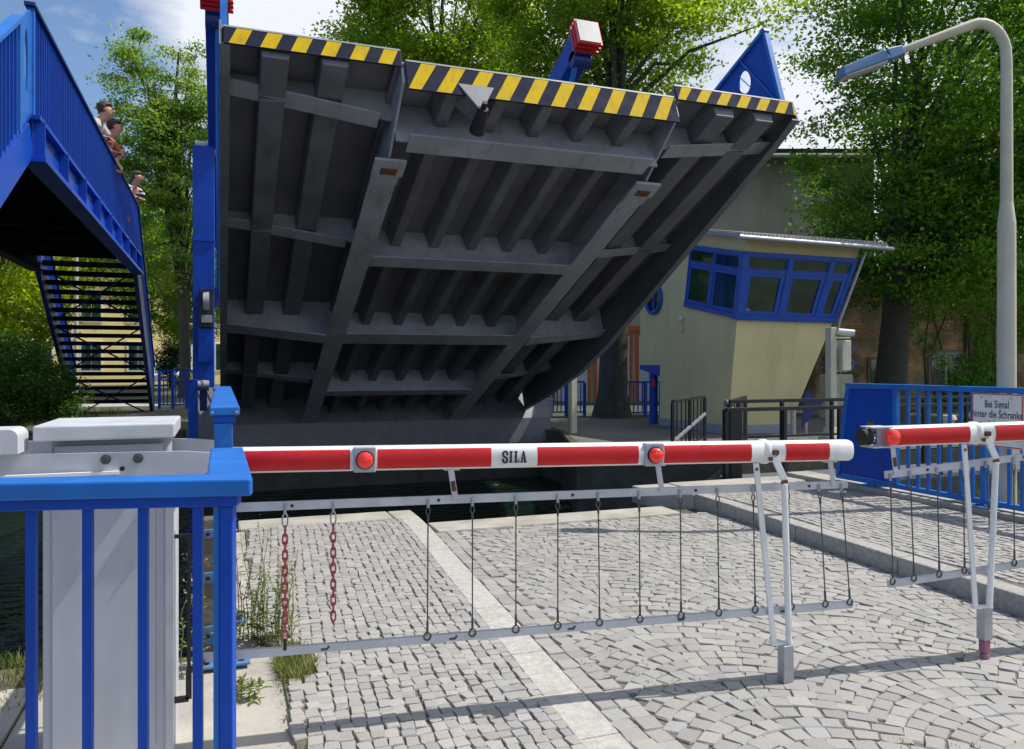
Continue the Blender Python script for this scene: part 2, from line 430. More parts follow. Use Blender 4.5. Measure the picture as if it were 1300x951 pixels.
# paving on the far bank
mb = MB(); mb.add([(6.1, 12.65, .046), (7.6, 11.0, .046), (16, 11.0, .046), (16, 19.5, .046), (7.65, 19.5, .046), (7.45, 16.7, .046)], [list(range(6))])
struct(mb.build('far_pavement', 'asphalt'))
mb = MB(); mb.add([(-30, 26.9, .286), (-1.2, 26.9, .286), (1, 26.9, .22), (1, 60, .22), (-30, 60, .286)], [list(range(5))])
struct(mb.build('far_street', 'concrete'))

# quay walls
mb = MB()
mb.box(-60, -.13, 4.55, 4.75, -2.5, -.30)
mb.add([(-60, 5.1, -.04), (-.13, 4.6, -.04), (-.13, 4.76, -.3), (-60, 5.4, -.3)], [(0, 1, 2, 3)])
tag(mb.build('quay_wall', 'quay'), 'low dark bank wall below the grass beside the pale grey barrier cabinet', 'quay wall')
mb = MB(); mb.box(-.14, 1.82, 4.2, 8.24, -2.5, -.045); mb.box(1.80, 4.92, 5, 7.5, -2.5, -.04); mb.box(4.9, 7.31, 5, 8.24, -2.5, -.042); mb.box(7.30, 60, 5, 6.62, -2.5, -.05)
tag(mb.build('bridge_abutment', 'quay'), 'dark bridge abutment wall dropping from the cobbled approach into the water', 'abutment')
mb = MB(); mb.box(-60, -.70, 17.62, 18, -2.5, .2); mb.box(-.68, 7.5, 17.7, 18.4, -2.5, -.02)
mb.prism([(7.62, 17.8, -2.5), (7.62, 10.78, -2.5), (5.88, 12.58, -2.5), (7.33, 16.6, -2.5), (7.3, 17.8, -2.5)], (0, 0, 2.52)); mb.box(7.63, 60, 10.79, 11.2, -2.5, .02)
tag(mb.build('quay_wall', 'quay'), 'stained far quay wall under the raised bridge and the control house bank', 'quay wall')

def shr(x, y):
    w_ = 1.0 if x <= 4.95 else max(0.0, (6.77 - x) / 1.82)
    return x + .068 * (min(y, 7.6) - 7.3) * w_
def shear(mb):
    mb.v = [(shr(x, y), y, z) for x, y, z in mb.v]; return mb
# ---- setts (real stones, one mesh per paved surface)
def stones(name, items, ztop, base_poly, zbase, palette, jit=.006, hvar=.004):
    """items: (x, y, w, l, ang)"""
    K = 8; V = []; F = []; C = []
    base = np.array([(-.5, -.42), (-.44, -.5), (.44, -.5), (.5, -.42), (.5, .42), (.44, .5), (-.44, .5), (-.5, .42)])
    for (x, y, wd, ln, an) in items:
        x = shr(x, y)
        c, s = math.cos(an), math.sin(an)
        p = base * (wd, ln) + rng.normal(0, jit, (K, 2))
        ctr = p.mean(0)
        q = ctr + (p - ctr) * rng.uniform(.88, .94) + rng.normal(0, jit * .3, (K, 2))
        tx, ty = rng.normal(0, .015, 2); h = rng.normal(0, hvar)
        col = palette[rng.integers(len(palette))] * rng.uniform(.86, 1.09)
        o = len(V)
        for ring, z, tilt in ((p, -.032, 0), (p, -.007, .6), (q, 0, 1)):
            for a, b in ring:
                V.append((x + a * c - b * s, y + a * s + b * c, ztop + z + (h + a * tx + b * ty) * (1 if tilt else 0)))
        V.append((x + ctr[0] * c - ctr[1] * s, y + ctr[0] * s + ctr[1] * c, ztop + .0008 + h))
        for r_ in (0, 1):
            for i in range(K):
                j = (i + 1) % K
                F.append((o + r_ * K + i, o + r_ * K + j, o + (r_ + 1) * K + j, o + (r_ + 1) * K + i))
        t = o + 2 * K
        for i in range(0, K, 2):
            F.append((t + i, t + (i + 1) % K, t + (i + 2) % K, o + 3 * K))
        C += [(*(col * .75), 1)] * K + [(*(col * .9), 1)] * K + [(*col, 1)] * (K + 1)
    me = bpy.data.meshes.new(name)
    nb = len(base_poly); o = len(V)
    V += [(shr(x, y), y, zbase) for x, y in base_poly]; C += [(0, 0, 0, 1)] * nb
    me.from_pydata(V, [], F + [list(range(o, o + nb))])
    me.materials.append(M['stone']); me.materials.append(M['joint'])
    mi = [0] * len(F) + [1]
    me.polygons.foreach_set('material_index', mi)
    me.polygons.foreach_set('use_smooth', [False] * (len(F) + 1))
    color_attr(me, C)
    ob = bpy.data.objects.new(name, me); COL.objects.link(ob)
    return struct(ob)
pal = [np.array(c) for c in ((.335, .322, .303), (.325, .314, .298), (.35, .337, .315), (.31, .300, .285), (.34, .322, .295), (.32, .316, .308), (.345, .325, .295))]
# carriageway: segmental arcs
items = []
W = .93; rise = .22; p_ = .104
for lane in range(3):
    xc = 2.075 + W * (lane + .5)
    k = -12
    while True:
        yb = .9 + k * p_
        if yb > 7.2: break
        k += 1
        n = 10
        for i in range(n):
            u = (i + .5 + (rng.uniform(-.03, .03))) / n * 2 - 1
            if k % 2: u += .5 / n
            x = xc + u * W / 2
            y = yb + rise * (1 - u * u)
            sl_ = -2 * rise * u / (W / 2); an = math.atan(sl_)
            if not (2.09 < x < 4.85 and .9 < y < 7.04): continue
            wd = W / n / math.cos(an) * .975 + rng.normal(0, .004); ln = p_ * math.cos(an) * .975 + rng.normal(0, .003)
            items.append((x, y, wd, ln, an + rng.normal(0, .05)))
for ci, xx in enumerate((1.925, 2.03)):
    y = .9 + ci * .06
    while y < 7.0:
        l = rng.uniform(.095, .14); items.append((xx + rng.normal(0, .003), y + l / 2, .1, l * .96, rng.normal(0, .03))); y += l
stones('road', items, 0, [(1.86, .9), (4.9, .9), (4.9, 7.1), (1.86, 7.1)], -.0085, pal, .0045, .002)
# left footway: straight courses of smaller setts
items = []
pw = .064
i = 0; x = .25
while x < 1.66:
    y = 1.2 + (i % 2) * .05
    while y < 7.8:
        l = rng.uniform(.058, .09)
        if not (shr(x, y) < .42 and 3.95 < y < 4.5) and shr(x, y) > (.30 if y < 4.5 else .20):
            items.append((x + rng.normal(0, .004), y + l / 2, pw * .96, l * .96, rng.normal(0, .05)))
        y += l
    x += pw; i += 1
stones('pavement', items, .005, [(.70, 1.2), (1.68, 1.2), (1.68, 7.82), (.19, 7.82), (.38, 4.52), (.48, 4.5)], -.0075, [c * 1.06 for c in pal], .0034, .0018)
# right footway
items = []
pw = .068; x = 5.1; i = 0
while x < 6.72:
    y = 1.2 + rng.uniform(0, .05)
    while y < 7.75:
        l = rng.uniform(.058, .09)
        items.append((x + rng.normal(0, .004) + .03 * math.sin(y * 2.2), y + l / 2, pw * .96, l * .96, rng.normal(0, .08)))
        y += l
    x += pw; i += 1
stones('pavement', items, .135, [(5.04, 1.2), (6.76, 1.2), (6.76, 7.8), (5.04, 7.8)], .1265, [c * 1.02 for c in pal], .0034, .0018)
mb = MB()
y = 1.0
while y < 7.8:
    l = random.uniform(.8, 1.15); mb.box(1.675, 1.865, y, min(y + l - .006, 7.8), -.05, .008 + random.uniform(-.001, .002)); y += l
struct(shear(mb).build('pavement_edge_strip', 'strip', bevel=.006))
mb = MB(); y = 1.0
while y < 7.4:
    l = random.uniform(.9, 1.25); mb.box(4.885, 5.045, y, min(y + l - .008, 7.42), -.1, .136 + random.uniform(-.002, .002)); y += l
struct(shear(mb).build('kerb', 'granite', bevel=.015))
mb = MB(); mb.prism([(4.885, 7.425, .13), (4.55, 7.95, .13), (4.55, 8.22, .13), (5.045, 8.22, .13), (5.045, 7.425, .13)], (0, 0, -.2))
struct(mb.build('kerb', 'concrete', bevel=.02))
mb = MB(); y = 1.0
while y < 8.1:
    l = 1.0; mb.box(6.77, 7.12, y, min(y + l - .008, 8.2), -.1, .185); y += l
struct(mb.build('kerb', 'concrete', bevel=.012))
mb = MB(); mb.box(.15, 1.63, 7.83, 8.235, -.1, .012); mb.box(1.64, 1.89, 7.805, 8.23, -.1, .010)
mb.box(1.895, 4.54, 7.105, 7.52, -.1, .006); mb.box(5.05, 6.765, 7.81, 8.23, -.1, .137)
struct(mb.build('bridge_sill', 'concrete', bevel=.015))
mb = MB(); mb.box(-.10, .36, 4.52, 7.82, -.1, -.02); mb.box(-.85, .52, 2.9, 4.51, -.1, -.022); mb.box(-2.6, -.86, 2.2, 4.4, -.1, -.012)
mb.box(-2.6, .26, .6, 2.89 - .695, -.1, -.009); mb.box(-.85, .26, 2.2, 2.893, -.1, -.02)
struct(mb.build('concrete_path', 'concrete', bevel=.01))

# ------------------------------------------------------------------ bascule bridge leaf
TH = R(22.3); st, ct = math.sin(TH), math.cos(TH)
def lf(x, s, n): return Vector((x, 8.8 + s * ct + n * st, 3.841 - s * st + n * ct))
NUP = Vector((0, st, ct)); SDIR = Vector((0, ct, -st))
def lbox(mb, x0, x1, s0, s1, n0, n1, mi=0):
    return mb.hexa([lf(x0, s0, n0), lf(x1, s0, n0), lf(x1, s1, n0), lf(x0, s1, n0)], [lf(x0, s0, n1), lf(x1, s0, n1), lf(x1, s1, n1), lf(x0, s1, n1)], mi)
br = thing('bascule_bridge', 'raised grey steel bascule bridge leaf with black and yellow hazard stripes on its tip', 'bridge', (3.415, 17.6, .3))
SB = 9.32
mb = MB(); lbox(mb, 1.70, 5.13, -1.0, 10.0, .505, .54); lbox(mb, 0, 1.74, -1.0, 9.9, .665, .70); lbox(mb, 5.09, 6.83, -1.0, 9.9, .665, .70)
lbox(mb, 1.742, 1.76, -1.0, 9.9, .48, .70); lbox(mb, 5.07, 5.088, -1.0, 9.9, .48, .70)
mb.build('deck', 'steel', br)
for xg in (1.77, 5.06):
    mb = MB()
    lbox(mb, xg - .155, xg + .155, 0, SB, -.002, .024)
    lbox(mb, xg - .012, xg + .012, -.08, SB, .024, .50)
    # tapered cantilever nose of the web
    mb.hexa([lf(xg - .014, -.98, .30), lf(xg + .014, -.98, .30), lf(xg + .014, -.06, .03), lf(xg - .014, -.06, .03)], [lf(xg - .014, -.98, .502), lf(xg + .014, -.98, .502), lf(xg + .014, -.06, .502), lf(xg - .014, -.06, .502)])
    g_ = mb.build('girder', 'steel_bounce_lit', br, bevel=.004)
    mb = MB(); lbox(mb, xg - .17, xg + .19, -.09, .20, -.040, -.004); lbox(mb, xg - .08, xg + .11, .05, .17, -.046, -.041, 1); lbox(mb, xg - .15, xg + .16, .201, .40, -.02, -.004)
    mb.build('bearing_pad', ['steel_bounce_lit', 'rust'], br, bevel=.004)
    mb = MB(); c_ = lf(xg, .55, -.004); mb.tube([c_, c_ - NUP * .02], .11, 24); mb.build('pivot_plate', 'steel_bounce_lit', br, smooth=True)
def crossbeam(s, deep=0, wide=.27, full=False):
    mb = MB(); hw = wide / 2
    for xa, xb in ((1.92, 4.91),):
        lbox(mb, xa, xb, s - hw, s + hw, .0 - deep, .022 - deep); lbox(mb, 1.785, 5.045, s - .011, s + .011, .022 - deep, .5)
    # cantilever brackets under the footways, tapering outwards
    for sg in (-1, 1):
        xi, xo = (1.757, .03) if sg < 0 else (5.073, 6.80)
        xf = 1.61 if sg < 0 else 5.22
        ni, no = (.26, .50) if not full else (-.02, .16)
        mb.hexa([lf(xf, s - hw * .8, ni), lf(xo, s - hw * .8, no), lf(xo, s + hw * .8, no), lf(xf, s + hw * .8, ni)], [lf(xf, s - hw * .8, ni + .02), lf(xo, s - hw * .8, no + .02), lf(xo, s + hw * .8, no + .02), lf(xf, s + hw * .8, ni + .02)])
        mb.hexa([lf(xi, s - .01, ni + .021), lf(xo, s - .01, no + .021), lf(xo, s + .01, no + .021), lf(xi, s + .01, ni + .021)], [lf(xi, s - .01, .664), lf(xo, s - .01, .664), lf(xo, s + .01, .664), lf(xi, s + .01, .664)])
    return mb.build('crossbeam', 'steel_bounce_lit', br)
crossbeam(-.37, 0, .30); crossbeam(2.24); crossbeam(4.85, .004, .40, True); crossbeam(7.5)
# longitudinal trough ribs
def rib(x, wb, wt, n0, n1, nm='stringer'):
    mb = MB()
    for s0, s1 in ((-.97, -.40), (-.34, 2.22), (2.26, 4.83), (4.87, 7.48), (7.52, 9.85)):
        mb.hexa([lf(x - wb / 2, s0, n0), lf(x + wb / 2, s0, n0), lf(x + wb / 2, s1, n0), lf(x - wb / 2, s1, n0)], [lf(x - wt / 2, s0, n1), lf(x + wt / 2, s0, n1), lf(x + wt / 2, s1, n1), lf(x - wt / 2, s1, n1)])
    mb.build(nm, 'steel', br, bevel=.012)
for k in range(5): rib(2.30 + .557 * k, .13, .27, .25, .504)
for x in (.5, 1.08, 5.75, 6.33): rib(x, .26, .31, .40, .664)
# outer fascia beams
prof = [(-1.0, .46), (-.5, .38), (1.2, .22), (2.2, .12), (4.75, -.12), (6.1, -.15), (7.7, .0), (9.4, .2)]
for xo in (-.012, 6.842):
    mb = MB()
    for (s0, n0), (s1, n1) in zip(prof, prof[1:]):
        mb.hexa([lf(xo - .012, s0, n0), lf(xo + .012, s0, n0), lf(xo + .012, s1, n1), lf(xo - .012, s1, n1)], [lf(xo - .012, s0, .76), lf(xo + .012, s0, .76), lf(xo + .012, s1, .76), lf(xo - .012, s1, .76)])
        xi = xo + (.09 if xo < 1 else -.09)
        a, b = sorted((xo + (.013 if xo < 1 else -.013), xi))
        mb.hexa([lf(a, s0, n0), lf(b, s0, n0), lf(b, s1, n1), lf(a, s1, n1)], [lf(a, s0, n0 + .02), lf(b, s0, n0 + .02), lf(b, s1, n1 + .02), lf(a, s1, n1 + .02)])
    mb.build('edge_beam', 'steel', br)
# hazard striped tip plates
def hazard(x0, x1, nb, nt_, k, slant, ph):
    mb = MB(); lbox(mb, x0, x1, -1.022, -1.003, nb, nt_, 0); lbox(mb, x0, x1, -1.026, -.99, nt_, nt_ + .02, 2)
    P_ = (x1 - x0) / k; e = -1.0235
    for i in range(k + 1):
        a = x0 + P_ * (i + ph); wd = P_ * .5
        q = [(a, nb + .004), (a + wd, nb + .004), (a + wd + slant, nt_ - .004), (a + slant, nt_ - .004)]
        if a > x1 - .03: continue
        q = [(min(max(x, x0 + .004), x1 - .004), n) for x, n in q]
        mb.add([lf(x, e, n) for x, n in q], [(0, 1, 2, 3)], 1)
    mb.build('hazard_plate', ['navy', 'yellow', 'steel_light'], br)
hazard(.02, 1.752, .46, .66, 6, .075, .15); hazard(1.80, 5.03, .18, .535, 10, .19, -.08); hazard(5.08, 6.81, .52, .72, 6, .13, -.12)
# triangular latch housing hanging from the tip
mb = MB(); xm = 2.55
A_ = [lf(xm - .22, -1.03, .33), lf(xm + .20, -1.03, .33), lf(xm, -1.06, -.05)]
B_ = [lf(xm - .22, -.72, .33), lf(xm + .20, -.72, .33), lf(xm, -.86, -.05)]
mb.add(A_ + B_, [(0, 1, 2), (5, 4, 3), (0, 3, 4, 1), (1, 4, 5, 2), (2, 5, 3, 0)])
mb.build('latch_housing', 'steel', br, bevel=.01)
mb = MB(); mb.tube([lf(xm, -1.12, -.05), lf(xm, -.84, -.13)], [.055, .085], 14); mb.tube([lf(xm, -1.19, -.03), lf(xm, -1.10, -.055)], .03, 10); mb.build('latch_bolt', 'rubber', br, smooth=True)
# railings on the leaf: end panel with an oval hole, posts, bars, handrail
for xr in (.02, 6.81):
    mb = MB()
    hole_plate(mb, lf(xr - .008, 0, 0), -SDIR, NUP, (1, 0, 0), [(.86, .82), (.94, 1.93), (-.9, 1.93), (-.9, .82)], (.36, 1.62, .12, .17), .016)
    ep = mb.build('end_panel', 'blue', br)
    mb = MB(); mb.bar(lf(xr, -.42, 1.50), lf(xr, -.30, 1.76), .012, .03, up=(1, 0, 0)); mb.bar(lf(xr - .016, -.84, .86), lf(xr - .016, -.42, 1.92), .02, .035, up=(1, 0, 0))
    mb.bar(lf(xr, -.865, .80), lf(xr, -.955, 1.96), .05, .07, up=(1, 0, 0)); mb.build('panel_stiffener', 'blue_rail', ep)
    mb = MB(); mb.bar(lf(xr, -.99, 1.96), lf(xr, 9.6, 1.96), .09, .05, up=NUP); mb.build('handrail', 'blue_rail', br)
    mb = MB(); mb.bar(lf(xr, -.86, .82), lf(xr, 9.6, .82), .03, .05, up=NUP); s = 1.0
    while s < 9.5: mb.bar(lf(xr, s, .83), lf(xr, s, 1.94), .02, .025, up=SDIR); s += .13
    mb.build('railing_bars', 'blue', br)
# hinge beam at the foot of the leaf
mb = MB(); sec = [(17.36, -.28), (17.42, .30), (18.02, 1.06), (18.6, 1.06), (18.6, -.28)]
mb.prism([(-.62, y, z) for y, z in sec], (8.06, 0, 0)); mb.build('hinge_beam', 'steel', br, bevel=.01)
for x in (.4, 3.4, 6.5):
    mb = MB(); mb.box(x, x + .5, 17.72, 18.2, -1.4, -.285); mb.build('hinge_bearing', 'black', br)
mb = MB(); mb.box(7.28, 7.36, 17.2, 17.34, -.42, -.29); mb.tube([(7.32, 17.27, -.42), (7.32, 17.27, -.62)], .03); mb.build('hinge_hook', 'black', br)

# ------------------------------------------------------------------ lifting towers and balance beams
def tower(x0, x1, label, side):
    t = thing('lifting_tower', label, 'bridge tower', ((x0 + x1) / 2, 18.9, 0), 'lifting towers of the bascule bridge')
    mb = MB(); mb.box(x0, x1, 18.66, 19.2, 1.0, 6.42); mb.build('tower_box', 'blue', t, bevel=.012)
    mb = MB(); mb.box(x0 - .012, x1 + .02, 18.63, 19.23, 4.3, 4.33); mb.build('collar', 'blue', t)
    mb = MB(); mb.box(x0 + .12, x1 - .02, 18.38, 18.655, 1.62, 2.36); mb.build('machine_housing', 'blue', t, bevel=.01)
    mb = MB(); mb.box(x0 + .14, x1 - .01, 18.34, 18.65, 2.37, 3.22); wn = mb.build('winch', 'black', t, bevel=.02)
    mb = MB(); c = ((x0 + x1) / 2 + .06, 18.32, 2.95); mb.tube([(c[0] - .06, 18.3, 2.95), (c[0] + .06, 18.3, 2.95)], .2, 22); mb.build('drum', 'galv', wn, smooth=True)
    mb = MB(); mb.box(c[0] - .10, c[0] + .12, 18.27, 18.335, 2.48, 2.64); mb.build('motor_plate', 'steel_light', wn, bevel=.008)
    mb = MB(); mb.box(x1 + .001, x1 + .14, 18.7, 19.0, 2.86, 3.3) if side < 0 else mb.box(x0 - .14, x0 - .001, 18.7, 19.0, 2.86, 3.3)
    mb.build('rod_bracket', 'blue_dark', t, bevel=.01)
    mb = MB(); mb.tube([(x0 + .05, 18.93, 6.42), (x1 + .05, 18.93, 6.42)], .16, 20); mb.build('pivot', 'galv', t, smooth=True)
    if side > 0: return t
    mb = MB(); mb.box(x0 - .03, x0 + .15, 17.0, 17.18, -1.3, 1.27); mb.build('guide_post', 'blue', t, bevel=.008)
    mb = MB(); mb.box(x0 + .18, x0 + .32, 17.2, 17.3, .62, 1.12); mb.build('roller_bracket', 'blue_dark', t, bevel=.01)
    mb = MB(); mb.tube([(x0 + .14, 17.2, 1.14), (x0 + .36, 17.2, 1.14)], .11, 18); mb.build('roller', 'galv', t, smooth=True)
    return t
tower(-.60, -.15, 'tall blue steel lifting tower left of the raised leaf with winch on its front', -1)
tower(7.02, 7.47, 'blue steel lifting tower behind the right side of the raised leaf', 1)
def balance(x, label, side):
    t = thing('balance_beam', label, 'balance beam', (x, 18.93, 6.6), 'balance beams on the lifting towers')
    P = lambda l, dx=0, dn=0: Vector((x + dx, 18.93 - l * ct + dn * st, 6.6 + l * st + dn * ct))
    mb = MB(); E_ = 4.12 if side < 0 else 4.45
    mb.bar(P(-3.2), P(E_), .40, .52, up=NUP); mb.build('beam', 'blue', t, bevel=.012)
    mb = MB()
    for k, l in enumerate((E_ + .002, E_ + .11, E_ + .21)): mb.bar(P(l), P(l + .07), .56, .62, up=NUP)
    mb.build('cap', 'red', t, bevel=.01)
    mb = MB(); mb.bar(P(E_ + .282), P(E_ + .30), .48, .54, up=NUP); mb.build('cap_plate', 'steel_light', t)
    mb = MB(); mb.bar(P(-3.9), P(-2.8), .62, .95, up=NUP); mb.build('counterweight', 'blue_dark', t, bevel=.02)
    q = P(E_ - .25, 0, -.27)
    mb = MB(); mb.tube([q - Vector((.2, 0, 0)), q + Vector((.2, 0, 0))], .16, 20); mb.build('eye_pivot', 'blue_dark', t, smooth=True)
    mb = MB(); e = Vector(((-.05 if side < 0 else 6.95), 18.6, 3.1)); mb.tube([Vector((e.x, q.y, q.z - .1)), e], .055, 12); mb.build('pull_rod', 'blue_rail', t, smooth=True)
balance(-.08, 'dark blue balance beam with red cap above the left edge of the leaf', -1)
balance(7.06, 'blue balance beam with red rimmed grey cap rising behind the middle of the tip', 1)

# ------------------------------------------------------------------ footbridge
FX0, FX1, FY0, FY1, FZ = -3.78, -1.78, 9.1, 19.62, 4.06
fb = thing('footbridge', 'blue steel footbridge with solid looking barred railing and open stairs crossing the canal', 'footbridge', (-2.78, 14.4, 0))
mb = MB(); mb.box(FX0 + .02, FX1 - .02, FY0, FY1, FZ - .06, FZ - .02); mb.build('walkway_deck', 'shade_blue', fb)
mb = MB()
y = FY0 + .35
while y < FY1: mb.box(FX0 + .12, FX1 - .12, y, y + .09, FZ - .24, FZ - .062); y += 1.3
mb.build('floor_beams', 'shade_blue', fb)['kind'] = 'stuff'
def side_girder(x, sg):
    mb = MB()
    xo = x + sg * .02
    mb.box(min(x, x - sg * .02), max(x, x - sg * .02), FY0, FY1, FZ - .40, FZ - .04)                 # web
    mb.box(min(x + sg * .12, x - sg * .1), max(x + sg * .12, x - sg * .1), FY0 - .05, FY1, FZ - .46, FZ - .402)   # bottom flange
    mb.box(min(x + sg * .07, x - sg * .08), max(x + sg * .07, x - sg * .08), FY0 - .05, FY1, FZ - .038, FZ + .01)   # top flange
    y = FY0 + .02
    while y < FY1:
        mb.box(min(x, x + sg * .10), max(x, x + sg * .10), y, y + .02, FZ - .401, FZ - .039); y += 1.3
    mb.build('side_girder', 'blue' if sg > 0 else 'shade_blue', fb, bevel=.004)  # left girder gets the near-black blue, its shade painted in
side_girder(FX1, 1); side_girder(FX0, -1)
def fb_rail(x, sg):
    mb = MB(); mb.box(x - .05, x + .05, FY0 - .08, FY1 + .02, FZ + 1.09, FZ + 1.13); mb.build('handrail', 'blue_dark', fb, bevel=.006)
    mb = MB(); y = FY0 + .16
    while y < FY1 - .05: mb.box(x - .02, x + .02, y, y + .016, FZ + .06, FZ + 1.089); y += .115
    mb.box(x - .015, x + .015, FY0, FY1, FZ + .03, FZ + .058)
    mb.build('railing_bars', 'blue', fb)
    # end panel with a slot at the head of the stair
    mb = MB(); hole_plate(mb, (x - .012, FY0, FZ), (0, -1, 0), (0, 0, 1), (1, 0, 0), [(.02, .04), (.52, -.30), (.52, .76), (.02, 1.08)], (.26, .46, .07, .34), .022, mi=0)
    mb.build('end_panel', 'blue_rail', fb)
    mb = MB(); mb.box(x - .03, x + .03, FY0 - .03, FY0 + .03, FZ + .012, FZ + 1.088); mb.bar((x, FY0 - .545, FZ - .32), (x, FY0 - .545, FZ + .76), .05, .05, up=(0, 1, 0)); mb.build('railing_post', 'blue_rail', fb)
for x, sg in ((FX1 - .02, 1), (FX0 + .02, -1)): fb_rail(x, sg)
def stair(y0, z0, y1, z1, n, near):
    dy = (y1 - y0) / n
    for x in (FX0 + .04, FX1 - .04):
        mb = MB(); mb.bar((x, y0, z0 - .24), (x, y1, z1 - .05), .055 if near else .09, .34 if near else .56); mb.bar((x - .0, y1 + (y1 - y0) * .0, z1 - .10), (x, y1 + math.copysign(.35, y1 - y0), z1 - .10), .054, .28)
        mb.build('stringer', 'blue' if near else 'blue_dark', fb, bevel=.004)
    for i in range(1, n):
        mb = MB(); y = y0 + dy * i; z = z0 + (z1 - z0) * i / n
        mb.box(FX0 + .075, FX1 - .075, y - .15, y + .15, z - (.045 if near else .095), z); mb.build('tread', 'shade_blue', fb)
    mb = MB()
    P = lambda t, x: (x, y0 + (y1 - y0) * t, z0 + (z1 - z0) * t - .31)
    k = 3
    for i in range(k):
        a, b = i / k + .02, (i + 1) / k - .02
        mb.tube([P(a, FX0 + .08), P(b, FX1 - .08)], .022, 6); mb.tube([P(a, FX1 - .08), P(b, FX0 + .08)], .018, 6)
    mb.build('cross_bracing', 'blue_dark', fb)
    for x in (FX0 + .02, FX1 - .02):
        mb = MB(); e = math.copysign(.0, dy)
        mb.bar((x, y0 + math.copysign(.52, dy) * (1 if near else .0), z0 + (1.11 if not near else .78)), (x, y1, z1 + 1.1), .10, .04); mb.bar((x, y1, z1 - .1), (x, y1, z1 + 1.08), .05, .05, up=(0, 1, 0))
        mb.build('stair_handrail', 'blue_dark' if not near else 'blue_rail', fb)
        mb = MB(); m = int(abs(y1 - y0) / .13)
        for i in range(1, m):
            t = i / m; y = y0 + (y1 - y0) * t; z = z0 + (z1 - z0) * t
            if near and abs(y - y0) < .62: continue
            mb.box(x - .018, x + .018, y - .008, y + .008, z + .02, z + 1.07)
        mb.bar((x, y0, z0 + .03), (x, y1, z1 + .03), .03, .03)
        mb.build('stair_railing_bars', 'blue', fb)
stair(FY1 + .02, FZ, 24.2, .42, 19, False)
stair(FY0 - .02, FZ, 2.9, .15, 21, True)
for x, y in ((FX0 + .25, FY0 + .3),):
    if True:
        mb = MB(); mb.box(x - .09, x + .09, y - .09, y + .09, -1.3, FZ - .25) if y < 12 else mb.box(x - .05, x + .05, y - .05, y + .05, .1, FZ - .25)
        mb.build('column', 'blue_dark', fb, bevel=.006)
mb = MB(); mb.box(FX1 + .006, FX1 + .03, 17.45, 17.53, FZ + .38, FZ + .48); mb.build('reflector', 'orange', fb)

